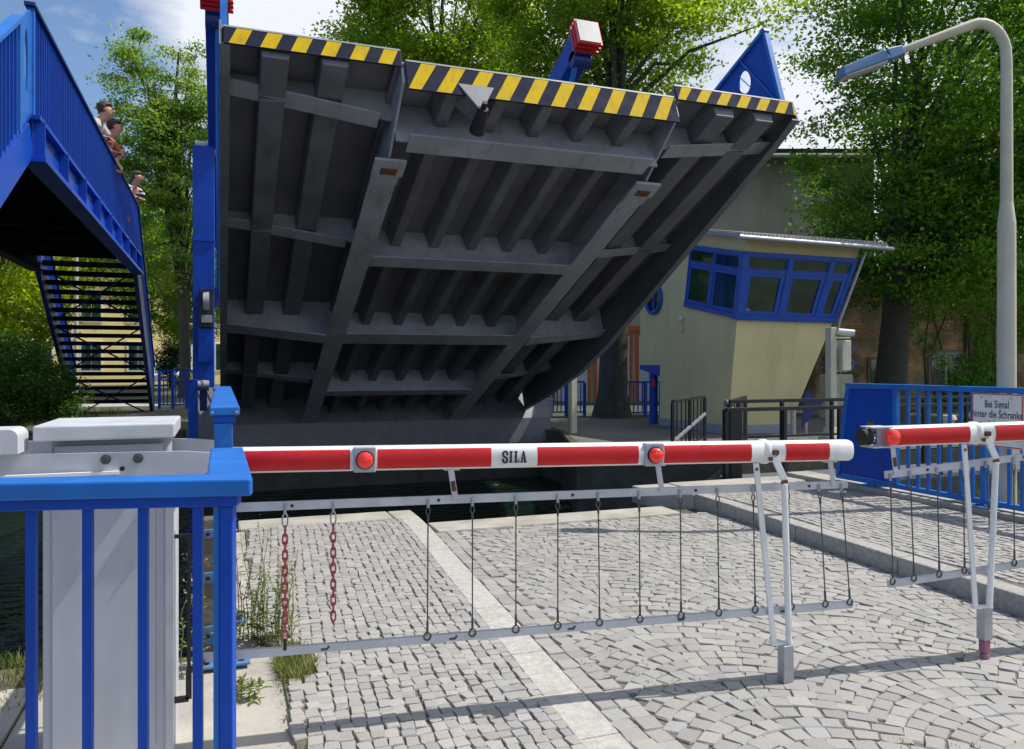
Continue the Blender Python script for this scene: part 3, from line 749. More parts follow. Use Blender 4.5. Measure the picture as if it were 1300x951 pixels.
# ------------------------------------------------------------------ people on the footbridge
def person(label, x, y, z, face, hgt, shirt, hair, lean=.2, head_turn=0, arms='rail', short_sleeve=True, arm_len=1.0):
    k = hgt / 1.72
    t = thing('person', label, 'person', (x, y, z)); t.rotation_euler = (0, 0, face); t.scale = (k, k, k)
    fwd = lean
    Jt = {}
    V, E_, Rr = [], [], []
    def J(p, r, par=None):
        V.append(p); Rr.append(r); i = len(V) - 1
        if par is not None: E_.append((par, i))
        return i
    pel = J((0, 0, .93), (.135, .10)); sp1 = J((0, fwd * .25, 1.10), (.125, .095), pel); ch = J((0, fwd * .7, 1.30), (.15, .105), sp1)
    nb = J((0, fwd * .95, 1.42), (.085, .07), ch); nk = J((0, fwd * 1.12, 1.46), (.066, .068), nb)
    h0 = J((0, fwd * 1.25 + .01, 1.505), (.072, .082), nk); h1 = J((0, fwd * 1.33 + .015, 1.585), (.092, .112), h0); h2 = J((0, fwd * 1.38 + .005, 1.67), (.082, .096), h1)
    hand_pts = []
    for sg in (-1, 1):
        sh = J((sg * .175, fwd * .85, 1.385), (.058, .058), ch); el = J((sg * .27, fwd * .85 + .01, 1.17), (.042, .042), sh)
        ha = (sg * .07, fwd * .85 + .13 * arm_len, 1.155); wr = J((sg * .12, fwd * .85 + .09 * arm_len, 1.16), (.028, .024), el); pm = J(ha, (.036, .018), wr); pm2 = J((ha[0] - sg * .012, ha[1] + .045, ha[2] - .005), (.036, .016), pm)
        for q in range(4):
            a = J((ha[0] - sg * .012 + (q - 1.5) * .019, ha[1] + .085, ha[2] - .008), (.009, .009), pm2); J((ha[0] - sg * .012 + (q - 1.5) * .02, ha[1] + .10 + .004 * (q % 3), ha[2] - .045), (.008, .008), a)
        a = J((ha[0] - sg * .055, ha[1] + .03, ha[2]), (.010, .010), pm); J((ha[0] - sg * .06, ha[1] + .065, ha[2] - .02), (.009, .009), a)
        hp = J((sg * .09, 0, .86), (.09, .095), pel); kn = J((sg * .1, .03, .49), (.058, .06), hp); an_ = J((sg * .1, -.01, .09), (.038, .042), kn); J((sg * .11, .14, .035), (.042, .03), an_)
    def skin(name, V, E_, Rr, mat, parent, root=0, lv=2):
        me = bpy.data.meshes.new(name); me.from_pydata(V, E_, []); me.materials.append(M[mat])
        o = bpy.data.objects.new(name, me); COL.objects.link(o); o.parent = parent
        s = o.modifiers.new('skin', 'SKIN'); s.use_smooth_shade = True; s.branch_smoothing = .4
        for i, r in enumerate(Rr): me.skin_vertices[0].data[i].radius = r
        me.skin_vertices[0].data[root].use_root = True
        o.modifiers.new('sub', 'SUBSURF').levels = lv; o.modifiers['sub'].render_levels = lv
        return o
    body = skin('body', V, E_, Rr, 'skin', t)
    # shirt
    VS, ES, RS = [], [], []
    def S(p, r, par=None):
        VS.append(p); RS.append(r); i = len(VS) - 1
        if par is not None: ES.append((par, i))
        return i
    a = S((0, -.005, .88), (.16, .125)); b = S((0, fwd * .25, 1.10), (.150, .118), a); c = S((0, fwd * .7, 1.30), (.175, .128), b); S((0, fwd * .97, 1.435), (.085, .074), c)
    for sg in (-1, 1):
        d = S((sg * .175, fwd * .85, 1.385), (.074, .074), c); S((sg * .24, fwd * .85 + .095, 1.24), (.062, .062), d)
    skin('shirt', VS, ES, RS, shirt, t)
    VT, ET, RT = [(0, 0, .95)], [], [(.150, .118)]
    for sg in (-1, 1):
        i = len(VT); VT += [(sg * .09, 0, .84), (sg * .1, .03, .49), (sg * .1, 0, .12)]; RT += [(.105, .108), (.075, .078), (.062, .066)]; ET += [(0, i), (i, i + 1), (i + 1, i + 2)]
    skin('trousers', VT, ET, RT, 'trousers', t)
    hc = Vector((0, fwd * 1.35 + .01, 1.615))
    mb = MB(); mb.sphere((hc.x, hc.y - .028, hc.z + .022), .118, 18, 14, sc=(.92, 1.05, .95)); 
    def hv(vx, vy, vz):
        if vz < hc.z + .055 and vy > hc.y + .02: vy = hc.y + .02 - (hc.z + .055 - vz) * .35; vx *= .93
        if vy > hc.y + .082: vy = hc.y + .082
        return (vx + .006 * math.sin(vz * 190 + vy * 120), vy, vz + .005 * math.sin(vx * 150))
    mb.v = [hv(*q) for q in mb.v]
    h = mb_local(mb, 'hair', hair, t)
    mb = MB(); mb.sphere((0, hc.y + .108, hc.z - .03), .016, 8, 6, sc=(.8, 1.1, 1.5)); mb_local(mb, 'nose', 'skin', t)
    for sg in (-1, 1):
        mb = MB(); mb.sphere((sg * .032, hc.y + .094, hc.z - .003), .011, 8, 6, sc=(1.3, .6, .8)); mb_local(mb, 'eye', 'face_dark', t)
        mb = MB(); mb.sphere((sg * .092, hc.y, hc.z - .015), .024, 8, 6, sc=(.45, .8, 1.3)); mb_local(mb, 'ear', 'skin', t)
    mb = MB(); mb.sphere((0, hc.y + .098, hc.z - .068), .02, 8, 6, sc=(1.2, .5, .35)); mb_local(mb, 'mouth', 'lip', t)
    return t
def mb_local(mb, name, mat, t):
    o = mb.build(name, mat, None, smooth=True, sharp=180); o.parent = t; return o
PX = FX1 - .20
person('person with brown hair and pale grey shirt leaning farthest over the footbridge railing', PX - .10, 14.25, FZ, R(-100), 1.74, 'shirt_grey', 'hair_brown', .24)
person('person with dark reddish hair and orange shirt beside the grey shirted one', PX - .02, 15.2, FZ, R(-100), 1.74, 'shirt_red', 'hair_dark', .20)
person('small child in a yellow shirt peeping over the footbridge railing', PX + .03, 15.95, FZ, R(-95), 1.5, 'shirt_yellow', 'hair_fair', .16)
person('person in navy and white striped shirt at the far end of the footbridge', PX - .02, 19.25, FZ, R(-120), 1.76, 'shirt_striped', 'hair_brown', .22)

# ------------------------------------------------------------------ barriers
def lerp(a, b, t): return tuple(a[i] + (b[i] - a[i]) * t for i in range(3))
def boom_tools(A, B):
    A, B = Vector(A), Vector(B); d = (B - A).normalized(); f = Vector((d.y, -d.x, 0)).normalized(); u = f.cross(d) * -1
    if u.z < 0: u = -u
    return A, B, d, f, u           # f faces the viewer's side
def profile(hw, hh, n=32, e=2.8):
    out = []
    for i in range(n):
        a = 2 * math.pi * i / n; c, s = math.cos(a), math.sin(a)
        out.append((hw * math.copysign(abs(c) ** (2 / e), c), hh * math.copysign(abs(s) ** (2 / e), s)))
    return out
def boom_tube(mb, A, d, f, u, t0, t1, hw, hh, ends=True, mi=0):
    pr = profile(hw, hh); n = len(pr); st_ = [(t0, .90), (t0 + .012, 1), (t1 - .012, 1), (t1, .90)] if ends else [(t0, 1), (t1, 1)]
    vs = []; fs = []
    for t, sc in st_:
        for a, b in pr: vs.append(A + d * t + f * a * sc + u * b * sc)
    for k in range(len(st_) - 1):
        for i in range(n): fs.append((k * n + i, k * n + (i + 1) % n, (k + 1) * n + (i + 1) % n, (k + 1) * n + i))
    fs += [tuple(reversed(range(n))), tuple((len(st_) - 1) * n + i for i in range(n))]
    mb.add(vs, fs, mi)
def stripe(A, d, f, u, t0, t1, hw, hh, parent, sides=(1, -1)):
    for sd in sides:
        mb = MB(); vs = []; fs = []
        pr = [(math.cos(R(a)), math.sin(R(a))) for a in range(-46, 47, 8)]
        e = 2.8
        pts = [((hw + .0012) * math.copysign(abs(c) ** (2 / e), c), (hh + .0012) * math.copysign(abs(s) ** (2 / e), s)) for c, s in pr]
        k = len(pts)
        for t in (t0, t1):
            for a, b in pts: vs.append(A + d * t + f * a * sd + u * b)
        for i in range(k - 1): fs.append((i, i + 1, k + i + 1, k + i))
        mb.add(vs, fs); mb.build('red_stripe', 'red', parent, smooth=True)
def signal_light(P, d, f, u, parent, tip=False):
    mb = MB()
    c = P + f * .046
    mb.bar(c - d * .046, c + d * .046, .045, .106, up=u); bx = mb.build('lamp_box', 'cabinet', parent, bevel=.004)
    mb = MB(); c2 = P + f * .0685
    mb.tube([c2, c2 + f * .010], .039, 28); mb.build('lamp_ring', 'black', bx, smooth=True)
    mb = MB(); n = 28; prof_ = [(.0345, .009), (.034, .018), (.029, .027), (.019, .033), (.007, .036)]
    pts = [c2 + f * h for r, h in prof_]; mb.tube(pts, [r for r, h in prof_], n); mb.build('red_lens', 'lens', bx, smooth=True, sharp=60)
def wire_hanger(top, bot, parent, f):
    mb = MB(); top, bot = Vector(top), Vector(bot); d = (bot - top).normalized(); side = d.cross(f).normalized()
    mb.tube([top + Vector((0, 0, .008)), top - Vector((0, 0, .03))], .007, 8, 1)
    a = top + d * .03; b = bot - d * .028
    lp = [a + side * (.009 * math.sin(q)) + d * (.032 * (1 - math.cos(q)) / 2 * 1) for q in [i * 2 * math.pi / 12 for i in range(12)]]
    mb.tube(lp, .003, 6, closed=True)
    mb.tube([a + d * .030, a + d * .06], .0055, 8); mb.tube([a + d * .05, b], .0032, 8); mb.tube([b - d * .05, b], .0055, 8)
    rg = [bot - d * .012 + side * (.015 * math.cos(q)) + d * (.017 * math.sin(q)) for q in [i * 2 * math.pi / 14 for i in range(14)]]
    mb.tube(rg, .0035, 6, closed=True)
    mb.build('skirt_wire', ['wire', 'galv'], parent, smooth=True)
def chain(top, n, parent, f, d, pitch=.0335, bot_hook=True):
    top = Vector(top); mb = MB()
    z = Vector((0, 0, -1))
    mb.tube([top + Vector((0, 0, .01)), top - Vector((0, 0, .03))], .006, 8, 1)
    lk = [top + z * (.03 + .03 * (1 - math.cos(q))) + d * (.011 * math.sin(q)) for q in [i * 2 * math.pi / 14 for i in range(14)]]
    mb.tube(lk, .0038, 6, 1, closed=True)
    p = top + z * .083
    for i in range(n):
        sd = d if i % 2 else f
        L_ = .022
        pts = []
        for q in range(16):
            a = 2 * math.pi * q / 16
            pts.append(p + z * (L_ + math.copysign(abs(math.cos(a)) ** .7, -math.cos(a)) * L_) + sd * .0095 * math.copysign(abs(math.sin(a)) ** .7, math.sin(a)))
        mb.tube(pts, .0042, 6, 0, closed=True)
        p = p + z * pitch
    if bot_hook: mb.tube([p + z * .005, p + z * .05], .007, 8, 2)
    mb.build('skirt_chain', ['chain', 'galv', 'black'], parent, smooth=True)
    return p
def letters_SILA(A, d, f, u, tc_, parent):
    H = .052; w_ = .0215; g_ = .0045
    def rect(mb, x0, x1, y0, y1):
        mb.add([(x0, y0), (x1, y0), (x1, y1), (x0, y1)], [(0, 1, 2, 3)]) if False else polys.append([(x0, y0), (x1, y0), (x1, y1), (x0, y1)])
    polys = []
    x = -2 * w_ - 1.3 * g_
    # S : thick polyline
    S_ = [(.92, .66), (.90, .84), (.72, .97), (.30, .97), (.10, .84), (.10, .66), (.28, .53), (.72, .45), (.90, .32), (.90, .15), (.70, .03), (.28, .03), (.10, .16), (.08, .34)]
    th_ = .008
    for (a, b), (c, e) in zip(S_, S_[1:]):
        p, q = Vector((x + a * w_ * .92, b * H, 0)), Vector((x + c * w_ * .92, e * H, 0)); dd = (q - p).normalized(); nn = Vector((-dd.y, dd.x, 0)) * th_ / 2
        p -= dd * .0012; q += dd * .0012
        polys.append([(p - nn)[:2], (q - nn)[:2], (q + nn)[:2], (p + nn)[:2]])
    x += w_ + g_
    def serif(cx, y, ww=.012): polys.append([(cx - ww / 2, y), (cx + ww / 2, y), (cx + ww / 2, y + .006), (cx - ww / 2, y + .006)])
    polys.append([(x + .003, 0), (x + .011, 0), (x + .011, H), (x + .003, H)]); serif(x + .007, 0, .015); serif(x + .007, H - .006, .015); x += .0155 + g_
    polys.append([(x + .003, 0), (x + .011, 0), (x + .011, H), (x + .003, H)]); serif(x + .007, H - .006, .014); polys.append([(x, 0), (x + .0205, 0), (x + .0205, .006), (x, .006)]); polys.append([(x + .0165, 0), (x + .0205, 0), (x + .0205, .017), (x + .0165, .014)]); x += .0215 + g_
    polys.append([(x + .001, 0), (x + .0065, 0), (x + .0125, H), (x + .0085, H)]); polys.append([(x + .0145, 0), (x + .0235, 0), (x + .0145, H), (x + .0085, H)]); polys.append([(x + .006, .014), (x + .018, .014), (x + .018, .019), (x + .006, .019)]); serif(x + .004, 0, .011); serif(x + .0185, 0, .014)
    mb = MB()
    for i, pl in enumerate(polys):
        vs = [A + d * (tc_ + px * 1.14) + u * (py - H / 2) + f * (.0535 + .00003 * i) for px, py in pl]
        mb.add(vs, [tuple(range(len(vs)))])
    mb.build('maker_lettering', 'black', parent)

def cabinet(px, py, parent, rot=0):
    """barrier drive cabinet standing on the path, front at py"""
    def bx(mb, x0, x1, y0, y1, z0, z1, mi=0): return mb.box(px + x0, px + x1, py + y0, py + y1, z0, z1, mi)
    mb = MB(); bx(mb, -.222, .222, 0, .40, -.03, 1.125); body = mb.build('cabinet_body', 'cabinet', parent, bevel=.006)
    mb = MB(); bx(mb, -.19, .165, -.012, -.001, .06, 1.09); mb.build('cabinet_door', 'cabinet', body, bevel=.004)
    mb = MB(); bx(mb, .20, .229, -.008, .41, -.03, 1.12); mb.build('corner_strip', 'cabinet_lid', body, bevel=.003)
    mb = MB(); bx(mb, -.20, .205, .05, .36, 1.126, 1.268); nk = mb.build('cabinet_neck', 'cabinet', parent)
    mb = MB(); bx(mb, -.185, .19, .0, .048, 1.126, 1.245); mb.build('drive_cover', 'cabinet', nk, bevel=.005)
    mb = MB(); bx(mb, -.24, .238, -.075, .40, 1.27, 1.328); mb.build('cabinet_lid', 'cabinet_lid', parent, bevel=.007)

def barrier_boom(t, A, B, t_end, stripes, joint, lights, z_up, z_lo, wires, chains, straps, leg, lo0, up0, lo1, up1, letters=None, split=None):
    A, B, d, f, u = boom_tools(A, B)
    mb = MB(); hw, hh = .047, .0535
    boom_tube(mb, A, d, f, u, 0, joint - .004, hw, hh); bm_ = mb.build('boom', 'white', t, smooth=True)
    mb = MB(); boom_tube(mb, A, d, f, u, joint + .004, t_end, hw * .985, hh * .985); mb.build('boom_tip', 'white', t, smooth=True)
    for a, b in stripes: stripe(A, d, f, u, a, b, hw, hh, bm_)
    for a in lights: signal_light(A + d * a, d, f, u, t)
    # joint clamp
    mb = MB(); boom_tube(mb, A, d, f, u, joint - .018, joint + .018, hw + .006, hh + .007, mi=0)
    c = A + d * (joint + .03) + f * (hw + .004); mb.tube([c, c + f * .02], .014, 12, 1); mb.tube([c + f * .01 - u * .03 - d * .03, c + f * .018 - u * .03 - d * .03], .011, 10, 1)
    mb.build('joint_clamp', ['white', 'rust'], t, smooth=True)
    if letters is not None: letters_SILA(A, d, f, u, letters, bm_)
    H = lambda tt, z: Vector((*(A + d * tt).xy, z(tt)))
    # skirt rails
    mb = MB(); mb.bar(H(up0, z_up), H(up1, z_up), .018, .036)
    for tt in np.arange(up0 + .25, up1, .62): q = H(tt, z_up) + f * .0092; mb.tube([q - f * .001, q + f * .004], .007, 8, 1)
    ru = mb.build('upper_skirt_rail', ['alu', 'black'], t)
    mb = MB(); mb.bar(H(lo0, z_lo), H(lo1, z_lo), .022, .034)
    for tt in np.arange(lo0 + .5, lo1 - .1, .55):
        q = H(tt, z_lo) + f * .012 - Vector((0, 0, .004)); mb.tube([q - d * .012, q + d * .012, q + d * .022 + Vector((0, 0, .012))], .005, 8, 1)
    rl = mb.build('lower_skirt_rail', ['alu', 'wire'], t)
    for tt, rusty in straps:
        mb = MB(); p = A + d * tt - u * hh; q = H(tt + .02, z_up) + f * .013
        mb.bar(p + f * .013 - u * .002, q, .026, .005, up=f); mb.bar(p - d * .03 - u * .003, p + d * .04 - u * .003, .03, .006, up=u)
        if rusty: mb.bar(lerp(p + f * .0165 - u * .002, q + f * .0035, .38), lerp(p + f * .0165 - u * .002, q + f * .0035, .72), .02, .0015, up=f, mi=1)
        mb.build('rail_strap', ['alu', 'rust'], t)
    for a, b in wires: wire_hanger(H(a, z_up) + f * .014, H(b, z_lo) + f * .014 + Vector((0, 0, .004)), t, f)
    for a, n, hook in chains: chain(H(a, z_up) + f * .014, n, t, f, d, bot_hook=hook)
    # swing-down support legs
    a, b, c, zb = leg
    mb = MB(); pa = A + d * a - u * hh + f * .02; qa = Vector((*(A + d * c).xy, zb)) + f * .02
    mb.bar(pa, qa - d * .028, .028, .012, up=f); mb.tube([pa + f * .006 - Vector((0, 0, .03)), pa + f * .012 - Vector((0, 0, .03))], .008, 8, 1); mb.build('support_leg', ['white', 'wire'], t, bevel=.002)
    mb = MB(); pb = A + d * b - u * (hh * .4) + f * .062; k1 = pb + d * .055 - Vector((0, 0, .11)); qb = Vector((*(A + d * (c + .045)).xy, zb)) + f * .036
    mb.bar(pb, k1, .034, .012, up=f); mb.bar(k1, k1 - Vector((0, 0, .02)), .03, .016, up=f, mi=1); mb.tube([k1 - Vector((0, 0, .02)), qb], .0155, 12)
    mb.build('support_leg', ['white', 'rust'], t, bevel=.002)
    mb = MB(); mb.bar(qa - d * .04 - f * .01, qb + d * .02 - f * .01, .035, .012); mb.build('leg_crosspiece', 'white', t)
    return A, d, f, u, H, c

t = thing('barrier', 'long closed red and white barrier boom marked SILA with wire skirt and grey cabinet', 'barrier', (-.42, 3.5, 0))
A = (.03, 3.446, 1.158); B = (2.977, 3.135, 1.122)
LB = (Vector(B) - Vector(A)).length
def tpx(px): # distance along the boom measured on the photograph, turned into metres once
    dd = 1.0857 * 3.26 / (1 - .255 * (px - 650) / 996); uu = (px - 650) / 996
    return ((.3471 + .9378 * uu) * dd - .03) / .9945
stripes = [(.05, tpx(444)), (tpx(478), tpx(621)), (tpx(679), tpx(806)), (tpx(838), tpx(948)), (tpx(991), tpx(1046))]
zu = lambda q: .962 - .0045 * q; zl = lambda q: .352 - .004 * q
wires = [(tpx(a), tpx(b)) for a, b in ((543, 542), (599, 599), (654, 654), (707, 707), (758, 760), (810, 811), (862, 863), (909, 911), (954, 957), (998, 1003), (1038, 1046), (1066, 1077))]
rA, rd, rf, ru_, H, c = barrier_boom(t, A, B, LB, stripes, tpx(969), [tpx(462), tpx(824)], zu, zl, wires, [(tpx(362), 14, True), (tpx(423), 12, False)], [(tpx(572), 1), (tpx(834), 0), (tpx(1052), 0)],
                                    (tpx(957), tpx(974), tpx(986), .185), -.12, .0, tpx(1081), tpx(1075), letters=tpx(650))
mb = MB(); q = Vector((*(rA + rd * (c + .03)).xy, 0)) + rf * .03; mb.box(q.x - .03, q.x + .03, q.y - .025, q.y + .025, -.0, .182); mb.build('support_foot', 'galv', t, bevel=.004)
cabinet(-.408, 3.37, t)
# fork arms that carry the boom past the cabinet, counterweight plate, latch bar
mb = MB(); pts = [(-1.6, 1.13), (-.07, 1.13), (.04, 1.16), (.04, 1.205), (-.13, 1.222), (-1.6, 1.232)]
mb.prism([(x, 3.275 - .09 * (x + .4), z) for x, z in pts], (0, .012, 0)); fk = mb.build('fork_arm', 'cabinet_lid', t)
mb = MB(); mb.prism([(x, 3.83 - .10 * (x + .4), z) for x, z in pts], (0, .012, 0)); mb.build('fork_arm', 'cabinet_lid', t)
mb = MB(); mb.box(-1.1, -.36, 3.25, 3.272, 1.144, 1.156); mb.build('ledge', 'white', fk)
for x in (-.405, -.295):
    mb = MB(); mb.tube([(x, 3.27, 1.20), (x, 3.245, 1.20)], .014, 10, 0); mb.tube([(x, 3.266, 1.20), (x, 3.262, 1.20)], .018, 16, 0); mb.build('fork_bolt', 'wire', fk, smooth=True)
mb = MB(); mb.tube([(-.35, 3.2685, 1.163), (-.35, 3.2655, 1.163)], .009, 12); mb.build('bolt_hole', 'rubber', fk)
mb = MB(); n = 8; rr = .03
pl = [(-1.5, 1.235), (-.675, 1.235)] + [(-.705 + rr * math.cos(a), 1.325 - rr + rr * math.sin(a)) for a in [i * math.pi / 2 / n for i in range(n + 1)]] + [(-1.5, 1.325)]
mb.prism([(x, 3.21, z) for x, z in pl], (0, .16, 0)); mb.build('counterweight', 'cabinet_lid', t, bevel=.003)
mb = MB(); mb.bar((-.18, 3.44, .86), (-.118, 3.44, .86), .018, .014); mb.bar((-.123, 3.44, .865), (-.125, 3.44, .30), .014, .014, up=(0, 1, 0)); mb.bar((-.20, 3.44, .20), (-.125, 3.44, .20), .022, .02); mb.bar((-.125, 3.44, .31), (-.125, 3.44, .20), .022, .022, up=(0, 1, 0)); mb.bar((-.125, 3.44, .31), (-.07, 3.44, .345), .02, .02); mb.build('skirt_hinge_bar', 'black', t)

t = thing('barrier', 'closed red and white barrier boom with a red lamp on its blunt tip', 'barrier', (5.6, 2.9, .14))
A2 = (3.20, 3.112, 1.186); B2 = (5.35, 2.885, 1.208)
def spx(px): # from the tip towards the pivot
    dd = 1.0857 * 3.26 / (1 - .255 * (px - 650) / 996); uu = (px - 650) / 996
    return ((.3471 + .9378 * uu) * dd - 3.20) / .9945
L2 = (Vector(B2) - Vector(A2)).length
zu2 = lambda q: .988 + .070 * q / .9; zl2 = lambda q: .425 + .052 * q / .85
w2 = [(spx(a), spx(b)) for a, b in ((1128, 1131), (1153, 1158), (1187, 1190), (1220, 1222), (1249, 1256), (1284, 1285), (1312, 1315), (1345, 1348), (1380, 1383))]
rA, rd, rf, ru_, H, c = barrier_boom(t, A2, B2, L2, [(.005, spx(1223)), (spx(1255), spx(1312)), (spx(1345), spx(1440))], spx(1236), [], zu2, zl2, w2, [], [(spx(1131), 1), (spx(1296), 0)],
                                     (spx(1220), spx(1241), spx(1240), .272), spx(1128), spx(1124), L2 - .3, L2 - .2)
mb = MB(); q = Vector((*(rA + rd * (c + .03)).xy, 0)) + rf * .02; mb.box(q.x - .03, q.x + .03, q.y - .025, q.y + .025, .10, .268); mb.build('support_foot', 'galv', t, bevel=.004)
mb = MB(); mb.box(q.x - .022, q.x + .022, q.y - .02, q.y + .02, .03, .098); mb.tube([(q.x, q.y, .0), (q.x, q.y, .03)], [.026, .02], 12); mb.build('foot_buffer', 'peg', t, bevel=.006)
# lamp cage on the tip
mb = MB(); P0 = rA - rd * .065
mb.bar(P0 - rd * .05 + ru_ * .05, P0 + rd * .064 + ru_ * .05, .10, .006, up=ru_); mb.bar(P0 - rd * .05 - ru_ * .05, P0 + rd * .064 - ru_ * .05, .10, .006, up=ru_); mb.bar(P0 + rd * .06 - ru_ * .047, P0 + rd * .06 + ru_ * .047, .006, .1, up=rd); mb.build('tip_cage', 'cabinet_lid', t)
mb = MB(); mb.tube([P0 - rd * .085, P0 - rd * .04], .042, 28); mb.build('lamp_buffer', 'rubber', t, smooth=True)
mb = MB(); cc = rA + rd * .0 + rf * .045; mb.tube([cc + rf * h for h in (0, .012, .022, .03, .034)], [.042, .041, .034, .02, .008], 26); mb.build('red_lens', 'lens', t, smooth=True, sharp=60)
cabinet(5.62, 2.72, t)

# ------------------------------------------------------------------ railings
t = thing('railing', 'near blue handrail on upright bars in front of the grey barrier cabinet', 'railing', (-.5, 2.3, 0))
zt = 1.25
a0, a1 = Vector((-2.1, 2.745, 0)), Vector((.03, 2.255, 0)); dd = (a1 - a0).normalized(); nn = Vector((dd.y, -dd.x, 0))
mb = MB(); hw = .058; hk = .046
e1 = a1 + dd * .045; v = Vector((0, 0, 1)) * zt
xr = .020
A_ = a0 - nn * hw; B_ = a0 + nn * hw; C_ = e1 + nn * hw; D_ = e1 - nn * hw
poly = [a0 + nn * hw, e1 + nn * hw + dd * .012, Vector((e1.x + .004, e1.y - .03, 0)), Vector((xr + .054, 3.05, 0)), Vector((xr - .058, 3.05, 0)), Vector((xr - .058, 2.33, 0)), a0 - nn * hw]
mb.prism([(p.x, p.y, zt - hk) for p in poly], (0, 0, hk)); mb.build('handrail', 'blue_rail', t, bevel=.006)
mb = MB(); mb.bar(a0 + v - Vector((0, 0, hk + .016)), a1 + v - Vector((0, 0, hk + .016)) + dd * .015, .06, .03); mb.bar((xr, 2.30, zt - hk - .016), (xr, 3.02, zt - hk - .016), .06, .03); mb.build('under_bar', 'blue', t, bevel=.003)
ln = (a1 - a0).length; k = ln - .092
while k > .05:
    p = a0 + dd * k; mb = MB(); mb.bar((p.x, p.y, -.03), (p.x, p.y, zt - hk - .031), .024, .024, up=nn); mb.build('baluster', 'blue', t, bevel=.003); k -= .1395
p = a1 - dd * .014
mb = MB(); mb.bar((p.x, p.y, -.03), (p.x, p.y, zt - hk - .032), .034, .05, up=nn); mb.build('post', 'blue', t, bevel=.004)
mb = MB(); mb.bar((p.x - .0265, p.y + .008, -.03), (p.x - .0265, p.y + .008, zt - hk - .032), .016, .03, up=nn); mb.build('post_flange', 'blue_rail', t, bevel=.002)
mb = MB(); mb.bar((xr, 3.0, -.03), (xr, 3.0, zt - hk - .031), .03, .03, up=(0, 1, 0)); mb.build('post', 'blue', t, bevel=.003)

t = thing('railing', 'light blue flat topped handrail running away beyond the barrier cabinet along the abutment', 'railing', (.01, 3.3, 0))
mb = MB(); mb.box(-.045, .068, 3.30, 6.55, 1.352, 1.387); mb.build('handrail', 'blue_rail', t, bevel=.006)
mb = MB(); mb.box(-.03, .053, 3.312, 6.5, 1.322, 1.351); mb.build('under_bar', 'blue', t, bevel=.003)
for x in (-.034, .057):
    mb = MB(); mb.tube([(x, 3.299, 1.366), (x, 3.294, 1.366)], .006, 10); mb.build('bolt', 'galv', t, smooth=True)
mb = MB(); mb.box(-.028, .042, 3.318, 3.36, -.03, 1.321); mb.build('post', 'blue_rail', t, bevel=.004)
mb = MB(); mb.box(-.025, .035, 6.38, 6.44, -.03, 1.321); mb.build('post', 'blue', t, bevel=.004)
for y in (4.35, 5.05):
    mb = MB(); mb.box(-.025, .035, y, y + .06, .012, .42); mb.build('post_stub', 'blue_rail', t, bevel=.004)
    mb = MB(); mb.box(-.11, .14, y - .06, y + .14, -.003, .012)
    for bx, by in ((-.07, y - .02), (.10, y - .02), (-.07, y + .10), (.10, y + .10)): mb.tube([(bx, by, .012), (bx, by, .03)], .014, 6, 1)
    mb.build('foot_plate', ['lamp_head', 'rubber'], t, bevel=.003)

t = thing('timber_post', 'weathered timber post with blue metal brackets at the edge of the cobbled footway', 'timber post', (-.07, 4.62, 0))
mb = MB(); mb.hexa([(-.125, 4.60, -.3), (-.02, 4.60, -.3), (-.02, 4.70, -.3), (-.125, 4.70, -.3)], [(-.10, 4.66, .70), (.0, 4.66, .70), (.0, 4.76, .70), (-.10, 4.76, .70)]); mb.build('post', 'timber', t, bevel=.01)
for z, w_ in ((.62, .05), (.38, .06), (.07, .10)):
    o_ = (z + .3) * .06
    mb = MB(); mb.box(-.115 + o_ * .4, .03, 4.585 + o_, 4.597 + o_, z - w_ / 2, z + w_ / 2)
    for bx in (-.07, -.03): mb.tube([(bx, 4.585 + o_, z), (bx, 4.572 + o_, z)], .012, 8, 1)
    mb.build('bracket', ['lamp_head', 'rubber'], t, bevel=.002)

# right hand railing with end panel
t = thing('railing', 'blue railing with solid slanted end panel beside the cobbled footway on the right', 'railing', (6.9, 5, .14))
X = 6.9; zt = 1.345; zb = .235
mb = MB(); mb.box(X - .05, X + .05, 1.4, 7.27, zt - .055, zt); mb.build('handrail', 'blue_rail', t, bevel=.008)
mb = MB(); mb.box(X - .03, X + .03, 1.4, 7.44, zb - .025, zb + .025); mb.build('bottom_rail', 'blue_rail', t, bevel=.005)
mb = MB(); hole_plate(mb, (X - .012, 0, 0), (0, 1, 0), (0, 0, 1), (1, 0, 0), [(6.60, zb + .03), (7.40, zb + .03), (7.24, zt - .06), (6.60, zt - .06)], (6.93, .78, .085, .16), .018)
ep = mb.build('end_panel', 'blue', t)
mb = MB(); mb.bar((X - .004, 6.84, .70), (X - .004, 7.02, .86), .012, .022, up=(1, 0, 0)); mb.bar((X, 7.42, zb + .03), (X, 7.26, zt - .06), .06, .05, up=(1, 0, 0)); mb.build('panel_stiffener', 'blue_rail', ep, bevel=.003)
mb = MB(); mb.box(X - .03, X + .03, 6.545, 6.597, zb + .026, zt - .056); mb.build('post', 'blue_rail', t, bevel=.004)
y = 6.41; i = 0
while y > 1.5:
    wide = i in (7, 15, 23, 31)
    mb = MB(); hw_ = .026 if wide else .016; mb.box(X - .028 if wide else X - .014, X + .028 if wide else X + .014, y - hw_, y + hw_, (zb + .026), zt - .056); mb.build('post' if wide else 'baluster', 'blue_rail', t, bevel=.003)
    if wide or i == 0:
        yy = y if wide else 6.9
        mb = MB(); mb.box(X - .03, X + .03, yy - .03, yy + .03, .19, zb - .026); mb.build('post_foot', 'blue_rail', t)
        mb = MB(); mb.box(X - .12, X + .12, yy - .11, yy + .11, .186, .20); mb.tube([(X - .08, yy - .07, .2), (X - .08, yy - .07, .222)], .014, 6); mb.build('foot_plate', 'lamp_head', t, bevel=.003)
    y -= .128; i += 1

